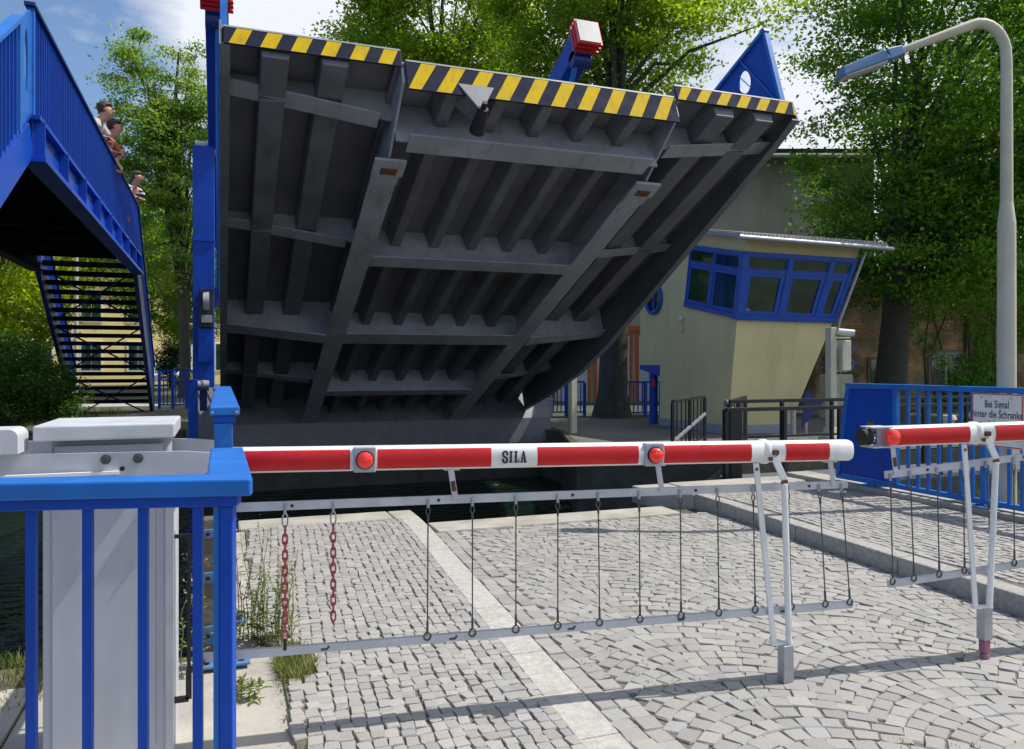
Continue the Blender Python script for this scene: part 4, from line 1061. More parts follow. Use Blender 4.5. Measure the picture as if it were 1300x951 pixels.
def text_mesh(body, size, parent, P, ex, ey, nrm, sx=.72, mat='black', off=.0012):
    cu = bpy.data.curves.new('lettering', 'FONT'); cu.body = body; cu.size = size; cu.align_x = 'CENTER'; cu.offset = off; cu.space_character = 1.04
    ob = bpy.data.objects.new('lettering', cu); COL.objects.link(ob)
    bpy.context.view_layer.update()
    me = bpy.data.meshes.new_from_object(ob.evaluated_get(bpy.context.evaluated_depsgraph_get()))
    bpy.data.objects.remove(ob)
    P, ex, ey, nrm = map(Vector, (P, ex, ey, nrm)); o0 = origin(parent)
    for v in me.vertices: v.co = P + ex * v.co.x * sx + ey * v.co.y - o0
    me.materials.clear(); me.materials.append(M[mat])
    o = bpy.data.objects.new('lettering', me); COL.objects.link(o); o.parent = parent
    return o
t = thing('notice_sign', 'white rectangular notice with red border and black German lettering on the blue railing', 'sign', (6.83, 5.34, 1.05))
xs_ = 6.846
mb = MB(); mb.box(xs_, xs_ + .006, 5.085, 5.605, .78, 1.285); bd = mb.build('sign_board', 'white', t, bevel=.001)
mb = MB()
for y0, y1, z0, z1 in ((5.088, 5.602, 1.272, 1.282), (5.088, 5.602, .783, .793), (5.088, 5.098, .793, 1.272), (5.592, 5.602, .793, 1.272)): mb.box(xs_ - .0015, xs_ - .0003, y0, y1, z0, z1)
mb.build('sign_border', 'red', t)
for i, s_ in enumerate(('Bei Signal', 'hinter die Schranke', 'zurücktreten!')):
    text_mesh(s_, .098, t, (xs_ - .002, 5.345, 1.150 - .094 * i), (0, -1, 0), (0, 0, 1), (-1, 0, 0), .64)
for y in (5.20, 5.50):
    mb = MB(); mb.tube([(xs_, y, 1.245), (xs_ - .005, y, 1.245)], .009, 10); mb.build('screw', 'galv', t)

# black railings by the water on the right
def black_rail(label, p, q, z0, z1, bars, posts, mid=False):
    p, q = Vector(p), Vector(q); t = thing('black_railing', label, 'railing', ((p.x + q.x) / 2, (p.y + q.y) / 2, z0))
    mb = MB(); mb.bar((p.x, p.y, z1), (q.x, q.y, z1), .05, .05); mb.build('top_rail', 'black', t, bevel=.004)
    if mid or bars: mb = MB(); mb.bar((p.x, p.y, z0 + (.12 if bars else (z1 - z0) * .5)), (q.x, q.y, z0 + (.12 if bars else (z1 - z0) * .5)), .03, .03); mb.build('lower_rail', 'black', t)
    d = q - p
    for i in range(posts + 1):
        c = p + d * i / posts; mb = MB(); mb.box(c.x - .025, c.x + .025, c.y - .025, c.y + .025, z0, z1 - .026); mb.build('post', 'black', t, bevel=.003)
    for i in range(1, bars):
        c = p + d * i / bars; mb = MB(); mb.bar((c.x, c.y, z0 + .13), (c.x, c.y, z1 - .026), .018, .05, up=(d.x, d.y, 0)); mb.build('bar', 'black', t)
    return t
black_rail('black tubular railing along the front of the grating walkway behind the blue end panel', (6.02, 8.42, 0), (12.4, 8.42, 0), -.02, .985, 0, 7, True)
black_rail('black tubular railing along the rear of the grating walkway, a little higher', (6.85, 9.5, 0), (12.4, 9.5, 0), -.02, 1.03, 0, 6, True)
t = black_rail('black barred gate panel standing alone in front of the cream house wall', (7.06, 11.35, 0), (8.75, 12.92, 0), .04, .95, 8, 2)
mb = MB(); mb.bar((7.06, 11.33, .28), (8.75, 12.9, .62), .03, .05); mb.build('diagonal_brace', 'galv', t)
t = black_rail('black barred gate panel hung on the weathered cream post', (7.95, 11.0, 0), (9.38, 12.5, 0), .04, .95, 8, 2)
t = thing('gate_post', 'weathered cream post carrying the black gate at the water edge', 'post', (7.85, 10.93, 0))
mb = MB(); mb.box(7.78, 7.92, 10.86, 11.0, -.6, .86); mb.build('post', 'cream_post', t, bevel=.01); mb = MB(); mb.box(7.80, 7.90, 10.88, 10.98, .861, .98); mb.build('post_cap', 'galv', t, bevel=.01)
t = thing('mooring_pile', 'dark timber pile standing in the water beside the walkway railing', 'pile', (6.55, 8.9, -1.2))
mb = MB(); mb.box(6.40, 6.60, 8.85, 9.05, -1.6, .95); mb.build('pile', 'black', t, bevel=.02)
mb = MB(); mb.bar((5.5, 9.0, -.35), (6.39, 9.0, -.28), .06, .05); mb.bar((5.55, 9.0, -.36), (6.38, 9.0, .12), .05, .05); mb.build('brace', 'timber', t)
mb = MB(); mb.box(6.62, 12.4, 8.47, 9.45, -.05, -.025)
o = MB(); y = 8.5
for i in range(28): o.box(6.62, 12.4, 8.47 + i * .035, 8.48 + i * .035, -.06, -.015)
x = 6.62
while x < 12.4: o.box(x, x + .008, 8.47, 9.45, -.059, -.017); x += .11
gt = o.build('walkway_grating', 'galv'); tag(gt, 'grey steel grating walkway between the two black tubular railings', 'walkway')

# ------------------------------------------------------------------ street lamp, signal posts
t = thing('street_lamp', 'tall pale street lamp with curved arm and blue lamp head behind the right railing', 'street lamp', (7.507, 5.752, 0))
bx_, by_ = 7.507, 5.752
mb = MB(); mb.tube([(bx_, by_, -.04), (bx_, by_, 3.0)], [.09, .083], 20); mb.tube([(bx_, by_, 3.0), (bx_, by_, 3.22)], [.083, .057], 20, caps=False); mb.build('post', 'lamp_post', t, smooth=True)
tip = Vector((6.45, 6.142, 4.74)); top = Vector((bx_, by_, 0)); hd = Vector((tip.x - bx_, tip.y - by_, 0)).normalized()
pts = [Vector((bx_, by_, 3.21)), Vector((bx_, by_, 4.0)), Vector((bx_, by_, 4.62))]
for i in range(1, 9):
    a = R(i / 8 * 110); pts.append(Vector((bx_, by_, 4.70)) + hd * (.27 * (1 - math.cos(a))) + Vector((0, 0, .34 * math.sin(a))))
pts += [pts[-1].lerp(tip, k) for k in (.3, .6, 1)]
mb = MB(); mb.tube(pts, [.059, .056, .053] + [.051] * 8 + [.047, .042, .037], 18); mb.build('arm', 'lamp_post', t, smooth=True, sharp=60)
mb = MB(); mb.box(bx_ - .11, bx_ + .11, by_ - .115, by_ - .09, .5, .95); mb.build('access_door', 'lamp_post', t, bevel=.004)
ad_ = (tip - pts[-2]).normalized(); sd_ = ad_.cross(Vector((0, 0, 1))).normalized(); ud_ = sd_.cross(ad_)
def lp(a, b, c): return tip + ad_ * a + sd_ * b + ud_ * c
mb = MB(); mb.hexa([lp(-.06, -.05, -.045), lp(-.06, .05, -.045), lp(.12, .09, -.06), lp(.12, -.09, -.06)], [lp(-.06, -.05, .045), lp(-.06, .05, .045), lp(.12, .09, .055), lp(.12, -.09, .055)]); mb.build('neck', 'lamp_head', t, bevel=.01)
mb = MB(); mb.hexa([lp(.121, -.10, -.055), lp(.121, .10, -.055), lp(.64, .12, -.055), lp(.64, -.12, -.055)], [lp(.14, -.08, .06), lp(.14, .08, .06), lp(.60, .095, .035), lp(.60, -.095, .035)]); hd_ = mb.build('lamp_head', 'lamp_head', t, bevel=.012)
mb = MB(); mb.hexa([lp(.17, -.07, -.085), lp(.17, .07, -.085), lp(.58, .09, -.075), lp(.58, -.09, -.075)], [lp(.14, -.09, -.056), lp(.14, .09, -.056), lp(.62, .11, -.056), lp(.62, -.11, -.056)]); mb.build('diffuser', 'lamp_glass', hd_, bevel=.012)

t = thing('signal_post', 'slim cream post standing on the bank just right of the bridge leaf', 'post', (7.34, 15.94, .04))
mb = MB(); mb.box(7.26, 7.42, 15.87, 16.02, -.3, 4.4); mb.box(7.28, 7.32, 15.85, 15.869, .05, 4.4); mb.build('post', 'cream_post', t, bevel=.01)
mb = MB(); mb.box(7.14, 7.54, 15.82, 15.849, 3.6, 4.5); mb.build('signal_board', 'cream_post', t, bevel=.01)
t = thing('camera_post', 'cream post with white camera and grey boxes at the right corner of the control house', 'post', (11.58, 12.66, .04))
mb = MB(); mb.box(11.50, 11.65, 12.58, 12.74, .04, 2.32); mb.build('post', 'cream_post', t, bevel=.01); mb = MB(); mb.box(11.40, 11.75, 12.5, 12.84, .04, .12); mb.hexa([(11.45, 12.53, .12), (11.70, 12.53, .12), (11.70, 12.8, .12), (11.45, 12.8, .12)], [(11.49, 12.57, .3), (11.66, 12.57, .3), (11.66, 12.75, .3), (11.49, 12.75, .3)]); mb.build('post_base', 'cream_post', t, bevel=.01)
mb = MB(); mb.box(11.66, 12.02, 12.6, 12.66, 2.10, 2.13); mb.box(11.66, 11.95, 12.62, 12.66, 1.42, 1.45); mb.build('bracket', 'cream_post', t)
mb = MB(); mb.tube([(11.66, 12.55, 2.23), (11.92, 12.40, 2.2)], .07, 14); mb.build('camera', 'white', t, smooth=True)
mb = MB(); mb.box(11.72, 11.95, 12.5, 12.7, 1.44, 2.06); mb.build('signal_box', 'cream_post', t, bevel=.02)
for z in (1.95, 1.62):
    mb = MB(); mb.hexa([(11.951, 12.5, z - .06), (12.14, 12.5, z - .03), (12.14, 12.68, z - .03), (11.951, 12.68, z - .06)], [(11.951, 12.5, z + .02), (12.14, 12.5, z - .01), (12.14, 12.68, z - .01), (11.951, 12.68, z + .02)]); mb.build('signal_hood', 'blue_dark', t)
t = thing('switch_cabinet', 'pale beige switch cabinet standing between control house and brick wall', 'cabinet', (16.3, 17.5, .04))
mb = MB(); mb.box(15.85, 16.70, 17.4, 17.8, .04, 1.3); mb.build('cabinet_body', 'cream_post', t, bevel=.03); mb = MB(); mb.box(16.26, 16.68, 17.385, 17.398, .2, 1.26); mb.build('door', 'cream_post', t, bevel=.01)
t = thing('marker_post', 'short grey post by the leaning right wall of the control house', 'post', (11.6, 13.2, .04))
mb = MB(); mb.tube([(11.42, 13.6, .04), (11.42, 13.6, .62)], .055, 12); mb.build('post', 'galv', t, smooth=True); mb = MB(); mb.sphere((11.42, 13.6, .62), .056, 12, 6); mb.build('cap', 'galv', t, smooth=True)
t = thing('warning_board', 'dark blue triangular board at the foot of the leaning house wall', 'board', (12.2, 14.0, .04))
mb = MB(); mb.prism([(11.95, 13.95, .18), (12.45, 13.85, .75), (12.05, 13.95, 1.0)], (0, .02, 0)); mb.build('board', 'blue_dark', t); mb = MB(); mb.box(12.08, 12.13, 13.98, 14.03, .04, .8); mb.build('stake', 'galv', t)
for i, (x, y) in enumerate(((13.3, 11.4), (14.9, 11.5), (16.6, 11.4))):
    o = MB(); o.tube([(x, y, .04), (x, y, .12), (x, y, .45), (x, y, .5), (x, y, .58)], [.16, .10, .10, .15, .12], 16)
    b_ = o.build('bollard', 'lamp_post', smooth=True); tag(b_, 'squat pale mooring bollard on the far bank seen through the right blue railing', 'bollard', 'mooring bollards on the far bank')

# ------------------------------------------------------------------ control house
t = thing('control_house', 'cream bridge control house with leaning walls and blue framed window band', 'house', (11.4, 15.8, .04))
XL = 10.39
sec = [(17.3, .22), (14.46, .22), (14.13, 2.58), (13.80, 4.23), (18.3, 5.17), (18.3, 1.57), (17.3, 1.57)]
xr_ = [12.06, 12.06, 12.99, 13.45, 13.45, 12.6, 12.06]
v0 = [(XL, y, z) for y, z in sec]; v1 = [(x, y, z) for x, (y, z) in zip(xr_, sec)]
mb = MB(); n = len(sec); vs = v0 + v1
mb.add(vs, [tuple(range(n)), (1, 0, n, n + 1), (2, 1, n + 1, n + 2), (3, 2, n + 2, n + 3), (4, 3, n + 3, n + 4), (5, 4, n + 4, n + 5), (6, 5, n + 5, n + 6), (0, 6, n + 6, n), (n + 6, n + 1, n), (n + 6, n + 5, n + 1), (n + 5, n + 2, n + 1), (n + 5, n + 4, n + 2), (n + 4, n + 3, n + 2)])
mb.build('wall', 'house', t)
mb = MB(); mb.box(XL - .03, 12.08, 14.43, 17.32, -.02, .235); mb.build('plinth', 'plinth', t, bevel=.01)
sl_ = .94 / 4.5
mb = MB(); zf_ = 4.235
mb.hexa([(9.98, 13.45, zf_ - .35 * sl_ + .004), (13.9, 13.45, zf_ - .35 * sl_ + .004), (13.9, 18.6, zf_ + 4.8 * sl_ + .004), (9.98, 18.6, zf_ + 4.8 * sl_ + .004)], [(9.98, 13.45, zf_ - .35 * sl_ + .09), (13.9, 13.45, zf_ - .35 * sl_ + .09), (13.9, 18.6, zf_ + 4.8 * sl_ + .09), (9.98, 18.6, zf_ + 4.8 * sl_ + .09)])
rf_ = mb.build('roof', 'steel_light', t, bevel=.01)
mb = MB(); x = 9.98
while x < 13.84:
    mb.hexa([(x, 13.43, zf_ - .35 * sl_ + .092), (x + .05, 13.43, zf_ - .35 * sl_ + .092), (x + .05, 18.6, zf_ + 4.8 * sl_ + .092), (x, 18.6, zf_ + 4.8 * sl_ + .092)], [(x, 13.43, zf_ - .35 * sl_ + .12), (x + .05, 13.43, zf_ - .35 * sl_ + .12), (x + .05, 18.6, zf_ + 4.8 * sl_ + .12), (x, 18.6, zf_ + 4.8 * sl_ + .12)]); x += .10
mb.build('corrugated_sheet', 'oldwall', rf_)
mb = MB(); mb.tube([(9.9, 13.40, zf_ - .06), (13.98, 13.40, zf_ - .10)], .05, 10); mb.build('gutter', 'galv', t, smooth=True)
mb = MB(); mb.tube([(13.52, 13.72, 4.1), (13.06, 14.02, 2.55)], .035, 8); mb.tube([(13.06, 14.02, 2.55), (13.04, 14.05, 2.3)], .03, 8); mb.build('downpipe', 'galv', t, smooth=True)
def bil(c, u, v): 
    a = Vector(c[0]).lerp(Vector(c[1]), u); b = Vector(c[3]).lerp(Vector(c[2]), u); return a.lerp(b, v)
def panel(mb, c, u0, u1, v0, v1, o0, o1, mi=0):
    nrm = (Vector(c[1]) - Vector(c[0])).cross(Vector(c[3]) - Vector(c[0])).normalized()
    q = [bil(c, u, v) for u, v in ((u0, v0), (u1, v0), (u1, v1), (u0, v1))]
    mb.hexa([p + nrm * o0 for p in q], [p + nrm * o1 for p in q], mi)
def window_band(c, cuts, side):
    nc = len(cuts) - 1
    mb = MB(); ue = .018; 
    panel(mb, c, -.005, 1.005, -.03, .05, .003, .075); panel(mb, c, -.005, 1.005, .95, 1.02, .003, .06)
    for i, u in enumerate(cuts): panel(mb, c, max(u - ue, -.004), min(u + ue, 1.004), .051, .949, .003, .062)
    for a, b in zip(cuts, cuts[1:]): panel(mb, c, a + ue + .001, b - ue - .001, .70, .75, .003, .055)
    mb.build('window_band', 'win_blue', t, bevel=.004)
    for a, b in zip(cuts, cuts[1:]):
        for (v0_, v1_, bw) in ((.052, .698, .045), (.752, .948, .012)):
            a_, b_ = a + ue + .002, b - ue - .002; bu = bw * .85 * (.42 / (b - a)) * (b - a) / .42
            mb = MB()
            panel(mb, c, a_, b_, v0_, v0_ + bw * 1.25, .01, .05); panel(mb, c, a_, b_, v1_ - bw * 1.25, v1_, .01, .05)
            panel(mb, c, a_, a_ + bu, v0_ + bw * 1.25, v1_ - bw * 1.25, .01, .048); panel(mb, c, b_ - bu, b_, v0_ + bw * 1.25, v1_ - bw * 1.25, .01, .048)
            fr = mb.build('window_frame', 'win_blue', t, bevel=.004)
            mb = MB(); panel(mb, c, a_ + .002, b_ - .002, v0_ + .004, v1_ - .004, .012, .022); mb.build('pane', 'glass', fr)
cl = [(XL, 16.10, 2.99), (XL, 14.14, 2.60), (XL, 13.87, 3.93), (XL, 15.85, 4.36)]
window_band(cl, [0, .5, 1], -1)
cf = [(XL - .02, 14.12, 2.58), (12.99, 14.12, 2.56), (13.38, 13.855, 3.93), (XL - .02, 13.855, 3.94)]
window_band(cf, [.012, .40, .78, .988], 1)
mb = MB(); mb.hexa([(XL - .085, 14.05, 2.545), (XL + .03, 14.05, 2.545), (XL + .03, 14.20, 2.545), (XL - .085, 14.20, 2.545)], [(XL - .085, 13.785, 3.96), (XL + .03, 13.785, 3.96), (XL + .03, 13.93, 3.96), (XL - .085, 13.93, 3.96)]); mb.build('corner_post', 'win_blue', t, bevel=.006)
mb = MB(); c0 = Vector((XL - .001, 17.55, 3.25))
mb.tube([c0 + Vector((-.045, .36 * math.cos(a), .36 * math.sin(a))) for a in [i * 2 * math.pi / 32 for i in range(32)]], .055, 8, closed=True); rw = mb.build('round_window', 'win_blue', t, smooth=True)
mb = MB(); mb.tube([c0, c0 - Vector((.02, 0, 0))], .34, 32); mb.build('pane', 'glass', rw)
mb = MB(); mb.box(XL - .045, XL - .025, 17.52, 17.58, 2.93, 3.57); mb.build('glazing_bar', 'win_blue', rw)
mb = MB(); mb.box(XL - .09, XL - .002, 16.2, 16.28, 2.35, 2.62); wl = mb.build('wall_lamp', 'cream_post', t, bevel=.01)
mb = MB(); mb.sphere((XL - .06, 16.24, 2.68), .06, 12, 8); mb.build('globe', 'white', wl, smooth=True)
mb = MB(); mb.tube([(10.5, 17.8, .04), (10.5, 17.8, 1.56)], .11, 16); mb.build('column', 'blue', t, smooth=True)
mb = MB(); mb.hexa([(XL - .02, 17.31, 1.28), (XL + .2, 17.31, 1.28), (XL + .2, 18.28, 1.45), (XL - .02, 18.28, 1.45)], [(XL - .02, 17.31, 1.56), (XL + .2, 17.31, 1.56), (XL + .2, 18.28, 1.56), (XL - .02, 18.28, 1.56)]); mb.build('bracket', 'blue', t)
mb = MB(); mb.tube([(10.44, 17.68, 1.0), (10.44, 17.68, 1.2)], .05, 10); mb.build('red_marker', 'red', t)

# ------------------------------------------------------------------ buildings beyond
def framed(name, label, cat, loc, rz):
    t = thing(name, label, cat, loc); t.rotation_euler = (0, 0, rz); return t
class LB_(MB):
    pass
def lbuild(mb, name, mat, parent, **k):
    o = mb.build(name, mat, None, **k); o.parent = parent; return o
t = framed('old_building', 'old grey rendered building with tiled roof and orange framed white shutters behind the house', 'building', (12.2, 29.6, .0), R(-20.3))
mb = MB(); mb.box(0, 13.6, 0, 9, 0, 10.1); lbuild(mb, 'wall', 'oldwall', t)
mb = MB(); mb.prism([(-.4, -.9, 9.9), (14.1, -.9, 9.9), (14.1, 4.5, 10.9), (-.4, 4.5, 10.9)], (0, -.1, .22)); mb.prism([(-.4, 9.9, 9.9), (-.4, 4.5, 10.9), (14.1, 4.5, 10.9), (14.1, 9.9, 9.9)], (0, .1, .22)); rf2 = lbuild(mb, 'roof', 'tile_dark', t)
mb = MB(); mb.tube([(-.4, -1.0, 9.85), (14.1, -1.0, 9.85)], .09, 8); lbuild(mb, 'gutter', 'oldwall', t)
for x0, x1, z0, z1 in ((.6, 1.9, .1, 2.75), (2.3, 3.6, .1, 2.75), (4.0, 5.2, .1, 2.75), (1.2, 3.4, 3.6, 5.4)):
    mb = MB(); mb.box(x0 - .13, x1 + .13, -.06, -.003, z0, z1 + .16); fr = lbuild(mb, 'shutter_frame', 'orange', t)
    mb = MB(); z = z0
    while z < z1 - .02:
        mb.prism([(x0, -.061, z), (x0, -.085, z + .02), (x0, -.061, z + .068)], (x1 - x0, 0, 0)); z += .07
    lbuild(mb, 'shutter', 'shutter', fr)
mb = MB(); mb.box(0, 6, -.10, -.07, 2.95, 3.15); lbuild(mb, 'fascia_band', 'orange', t)
t = framed('brick_building', 'old brown brick building with dark windows behind the large tree on the right', 'building', (17.9, 22.5, 0), R(-20.3))
mb = MB(); mb.box(1.6, 18, 0, 8, -.2, 4.7); lbuild(mb, 'wall', 'brick', t)
mb = MB(); mb.box(1.5, 18.1, -.12, 8.1, 4.701, 4.9); lbuild(mb, 'roof', 'tile_dark', t)
for x0, x1, z0, z1 in ((2.0, 2.9, .75, 1.75), (3.5, 4.0, .5, 1.75), (5.6, 6.6, .9, 2.0), (9, 10.2, .9, 2.3)):
    mb = MB(); mb.box(x0 - .1, x1 + .1, -.05, -.003, z0 - .08, z1 + .1); fr = lbuild(mb, 'window', 'timber', t)
    mb = MB(); mb.box(x0, x1, -.062, -.051, z0, z1); lbuild(mb, 'pane', 'glass', fr)
    mb = MB(); mb.box((x0 + x1) / 2 - .03, (x0 + x1) / 2 + .03, -.075, -.063, z0, z1); mb.box(x0 - .12, x1 + .12, -.13, -.051, z0 - .14, z0 - .082); lbuild(mb, 'sill', 'oldwall', fr)
t = framed('yellow_house', 'long yellow rendered house seen through and beside the footbridge stair', 'house', (-15, 55.5, .25), R(12))
mb = MB(); mb.box(0, 20, 0, 9, 0, 8.0); lbuild(mb, 'wall', 'yhouse', t)
mb = MB(); mb.prism([(-.5, -.6, 7.9), (20.5, -.6, 7.9), (20.5, 4.5, 11.5), (-.5, 4.5, 11.5)], (0, 0, .2)); mb.prism([(-.5, 4.5, 11.5), (20.5, 4.5, 11.5), (20.5, 9.6, 7.9), (-.5, 9.6, 7.9)], (0, 0, .2)); lbuild(mb, 'roof', 'tile_dark', t)
for zz in (1.0, 4.2):
    for k in range(7):
        x0 = 1.2 + k * 2.75
        mb = MB(); mb.box(x0 - .12, x0 + 1.22, -.06, -.003, zz - .1, zz + 1.9); fr = lbuild(mb, 'window', 'white', t)
        mb = MB(); mb.box(x0, x0 + .53, -.075, -.061, zz, zz + 1.8); mb.box(x0 + .57, x0 + 1.1, -.075, -.061, zz, zz + 1.8); lbuild(mb, 'pane', 'glass', fr)
# far fences
def blue_fence(label, p, q, z0, z1, n, cat='fence', hollow=True, wall=False):
    p, q = Vector(p), Vector(q); t = thing('blue_fence', label, cat, (p.x, p.y, z0)); d = q - p
    mb = MB(); mb.bar((p.x, p.y, z1), (q.x, q.y, z1), .05, .05); mb.build('top_rail', 'blue', t); mb = MB(); mb.bar((p.x, p.y, z0 + .12), (q.x, q.y, z0 + .12), .04, .04); mb.build('bottom_rail', 'blue', t)
    mb = MB()
    for i in range(1, n): c = p + d * i / n; mb.box(c.x - .014, c.x + .014, c.y - .014, c.y + .014, z0 + .14, z1 - .02)
    mb.build('fence_bars', 'blue', t)
    for i in range(0, 4): c = p + d * i / 3; mb = MB(); mb.box(c.x - .04, c.x + .04, c.y - .04, c.y + .04, z0, z1 - .026); mb.build('post', 'blue', t)
    return t
blue_fence('blue barred fence left of the mossy trunk under the bridge leaf', (8.6, 21.7, 0), (10.15, 21.2, 0), .04, 1.06, 14)
blue_fence('blue barred fence between the mossy trunk and the control house', (10.9, 20.6, 0), (13.4, 19.9, 0), .04, 1.06, 20)
blue_fence('short blue barred fence beside the foot of the footbridge stair', (-1.70, 25.0, 0), (-.6, 24.8, 0), .28, 1.40, 10)
t = thing('low_wall', 'low pale concrete wall at the right end of the hinge beam', 'wall', (8.3, 20.9, 0))
mb = MB(); mb.box(7.4, 9.0, 20.9, 21.2, .0, .55); mb.build('wall', 'plinth', t, bevel=.02); mb = MB(); mb.box(7.38, 9.02, 20.88, 21.22, .551, .6); mb.build('coping', 'concrete', t, bevel=.01)
# parked car far behind the left fence
t = thing('parked_car', 'small white car parked far behind the short blue fence', 'car', (-3.3, 54.5, .23)); t.rotation_euler = (0, 0, R(95))
mb = MB(); pr = [(-2.05, .35), (-2.1, .75), (-1.9, .95), (-1.45, 1.0), (-.95, 1.42), (.45, 1.46), (1.05, 1.02), (1.85, .9), (2.05, .65), (2.0, .35)]
mb.prism([(x, -.82, z) for x, z in pr], (0, 1.64, 0)); lbuild(mb, 'body', 'carwhite', t, bevel=.07)
mb = MB()
for s_ in (-.826, .816): mb.prism([(-1.25, s_, 1.03), (-.85, s_, 1.35), (.40, s_, 1.38), (.82, s_, 1.03)], (0, .01, 0))
lbuild(mb, 'side_windows', 'glass', t)
mb = MB(); mb.hexa([(-1.49, -.68, 1.0), (-1.49, .68, 1.0), (-1.0, .62, 1.38), (-1.0, -.62, 1.38)], [(-1.47, -.68, 1.05), (-1.47, .68, 1.05), (-1.01, .62, 1.40), (-1.01, -.62, 1.40)]); lbuild(mb, 'rear_window', 'glass', t)
for wx in (-1.3, 1.3):
    for wy in (-.8, .8):
        mb = MB(); mb.tube([(wx, wy - .09, .31), (wx, wy + .09, .31)], .31, 20); wh = lbuild(mb, 'wheel', 'rubber', t, smooth=True); mb = MB(); sg = 1 if wy > 0 else -1; mb.tube([(wx, wy + sg * .091, .31), (wx, wy + sg * .10, .31)], .19, 16); lbuild(mb, 'rim', 'galv', wh, smooth=True)
t = thing('lamp_mast', 'slim pale lamp mast rising behind the open footbridge stair', 'lamp post', (-5.9, 38.4, .28))
mb = MB(); mb.tube([(-5.9, 38.4, .28), (-5.9, 38.4, 8)], [.11, .07], 12); mb.build('post', 'lamp_post', t, smooth=True); mb = MB(); mb.tube([(-5.9, 38.4, 8), (-5.9, 38.2, 8.4), (-5.9, 37.6, 8.5)], .05, 8); mb.build('arm', 'lamp_post', t, smooth=True); mb = MB(); mb.box(-6.05, -5.75, 37.0, 37.65, 8.42, 8.55); mb.build('lamp_head', 'lamp_head', t, bevel=.03)

# ------------------------------------------------------------------ trees and plants
def leaf_cloud(centers, rc, per, size, c0, c1, seed, flat=.6, up=.7, asp=.55):
    r = np.random.default_rng(seed); n = len(centers)
    cen = np.repeat(centers, per, 0); rr = np.repeat(rc, per)[:, None]
    P = cen + r.normal(0, .5, (n * per, 3)) * rr * np.array([1, 1, flat])
    m = len(P)
    nr = r.normal(0, .6, (m, 3)) + np.array([0, 0, up]); nr /= np.linalg.norm(nr, axis=1)[:, None]
    a = r.normal(0, 1, (m, 3)); a -= nr * (a * nr).sum(1)[:, None]; a /= np.linalg.norm(a, axis=1)[:, None]
    b = np.cross(nr, a); s = size * r.uniform(.6, 1.25, m)[:, None]
    V = np.stack([P - a * s * .5, P + b * s * asp * .5 + a * s * .05, P + a * s * .5 - nr * s * .12, P - b * s * asp * .5 + a * s * .05], 1).reshape(-1, 3)
    Q = np.arange(m * 4).reshape(m, 4)
    cl = np.repeat(r.uniform(0, 1, n), per)
    t_ = np.clip(cl * .8 + r.uniform(0, 1, m) * .35 - .08, 0, 1)[:, None]
    col = (np.array(c0) * (1 - t_) + np.array(c1) * t_) * r.uniform(.8, 1.2, (m, 1))
    C = np.concatenate([np.repeat(col, 4, 0), np.ones((m * 4, 1))], 1)
    return V, Q, C
def crown_centers(c, rad, n, seed, hollow=.45, lump=.22, zcut=-1):
    r = np.random.default_rng(seed); out = []
    bumps = r.normal(0, 1, (9, 3)); bumps /= np.linalg.norm(bumps, axis=1)[:, None]; amp = r.uniform(-lump, lump, 9)
    while len(out) < n:
        d = r.normal(0, 1, 3); d /= np.linalg.norm(d)
        if d[2] < zcut: continue
        k = 1 + sum(a * max(0, (d @ b)) ** 6 for a, b in zip(amp, bumps))
        q = hollow + (1 - hollow) * r.uniform() ** .6
        out.append(np.array(c) + d * np.array(rad) * q * k)
    return np.array(out)
def tree(name, label, base, top, c, rad, n, per, rc, size, c0, c1, seed, r0=.3, bark='bark', hollow=.45, lump=.25, limbs=22, flat=.6, group=None, extra=None, zcut=-1, h0=.35, xmin=None):
    base, top = Vector(base), Vector(top)
    t = thing(name, label, 'tree', base, group)
    r = np.random.default_rng(seed + 5)
    cc = crown_centers(c, rad, n, seed, hollow, lump, zcut)
    if extra is not None: cc = np.concatenate([cc, np.array(extra)])
    if xmin is not None: cc = cc[cc[:, 0] > xmin]
    mb = MB(); k = 9; pts = []; rs = []
    for i in range(k):
        f_ = i / (k - 1); p = base.lerp(top, f_) + Vector((math.sin(f_ * 5 + seed) * .12 * f_ * 2, math.cos(f_ * 4 + seed) * .12 * f_ * 2, 0)); pts.append(p); rs.append(r0 * (1 - f_) ** .8 + .03 + (.45 * r0 if i == 0 else 0))
    pts.insert(1, pts[0].lerp(pts[1], .35)); rs.insert(1, r0 * 1.05)
    pts[0].z -= .15
    mb.tube(pts, rs, 14)
    for i in r.choice(len(cc), min(limbs, len(cc)), replace=False):
        e = Vector(cc[i]); hz = base.z + (top.z - base.z) * r.uniform(h0, .85); hz = min(hz, e.z + .3)
        f_ = max(.05, min(.97, (hz - base.z) / (top.z - base.z))); s_ = base.lerp(top, f_)
        m_ = s_.lerp(e, .5) + Vector((0, 0, .12 * (e - s_).length)) + Vector(r.normal(0, .15, 3))
        w0 = max(.03, r0 * .38 * (1 - f_ * .7)); mb.tube([s_, s_.lerp(m_, .5), m_, m_.lerp(e, .5), e], [w0, w0 * .8, w0 * .55, w0 * .35, .012], 7)
    mb.build('trunk', bark, t, smooth=True)
    V, Q, C = leaf_cloud(cc, np.full(len(cc), rc) * r.uniform(.7, 1.25, len(cc)), per, size, c0, c1, seed, flat)
    np_mesh('crown', V, Q, 'leaf', t, C)
    return t
DG0, DG1 = (.035, .125, .016), (.19, .37, .03)
YG0, YG1 = (.10, .22, .012), (.34, .46, .025)
def droop(n):
    r = np.random.default_rng(77); out = []
    for i in range(n):
        u = r.uniform(.40, .66); d = r.uniform(19.5, 24); v = r.uniform(.075, .25)
        if u < .42 and v < .12: continue
        out.append((d * (.3471 + .9378 * u), d * (.9378 - .3471 * u), 1.55 + d * v))
    return out
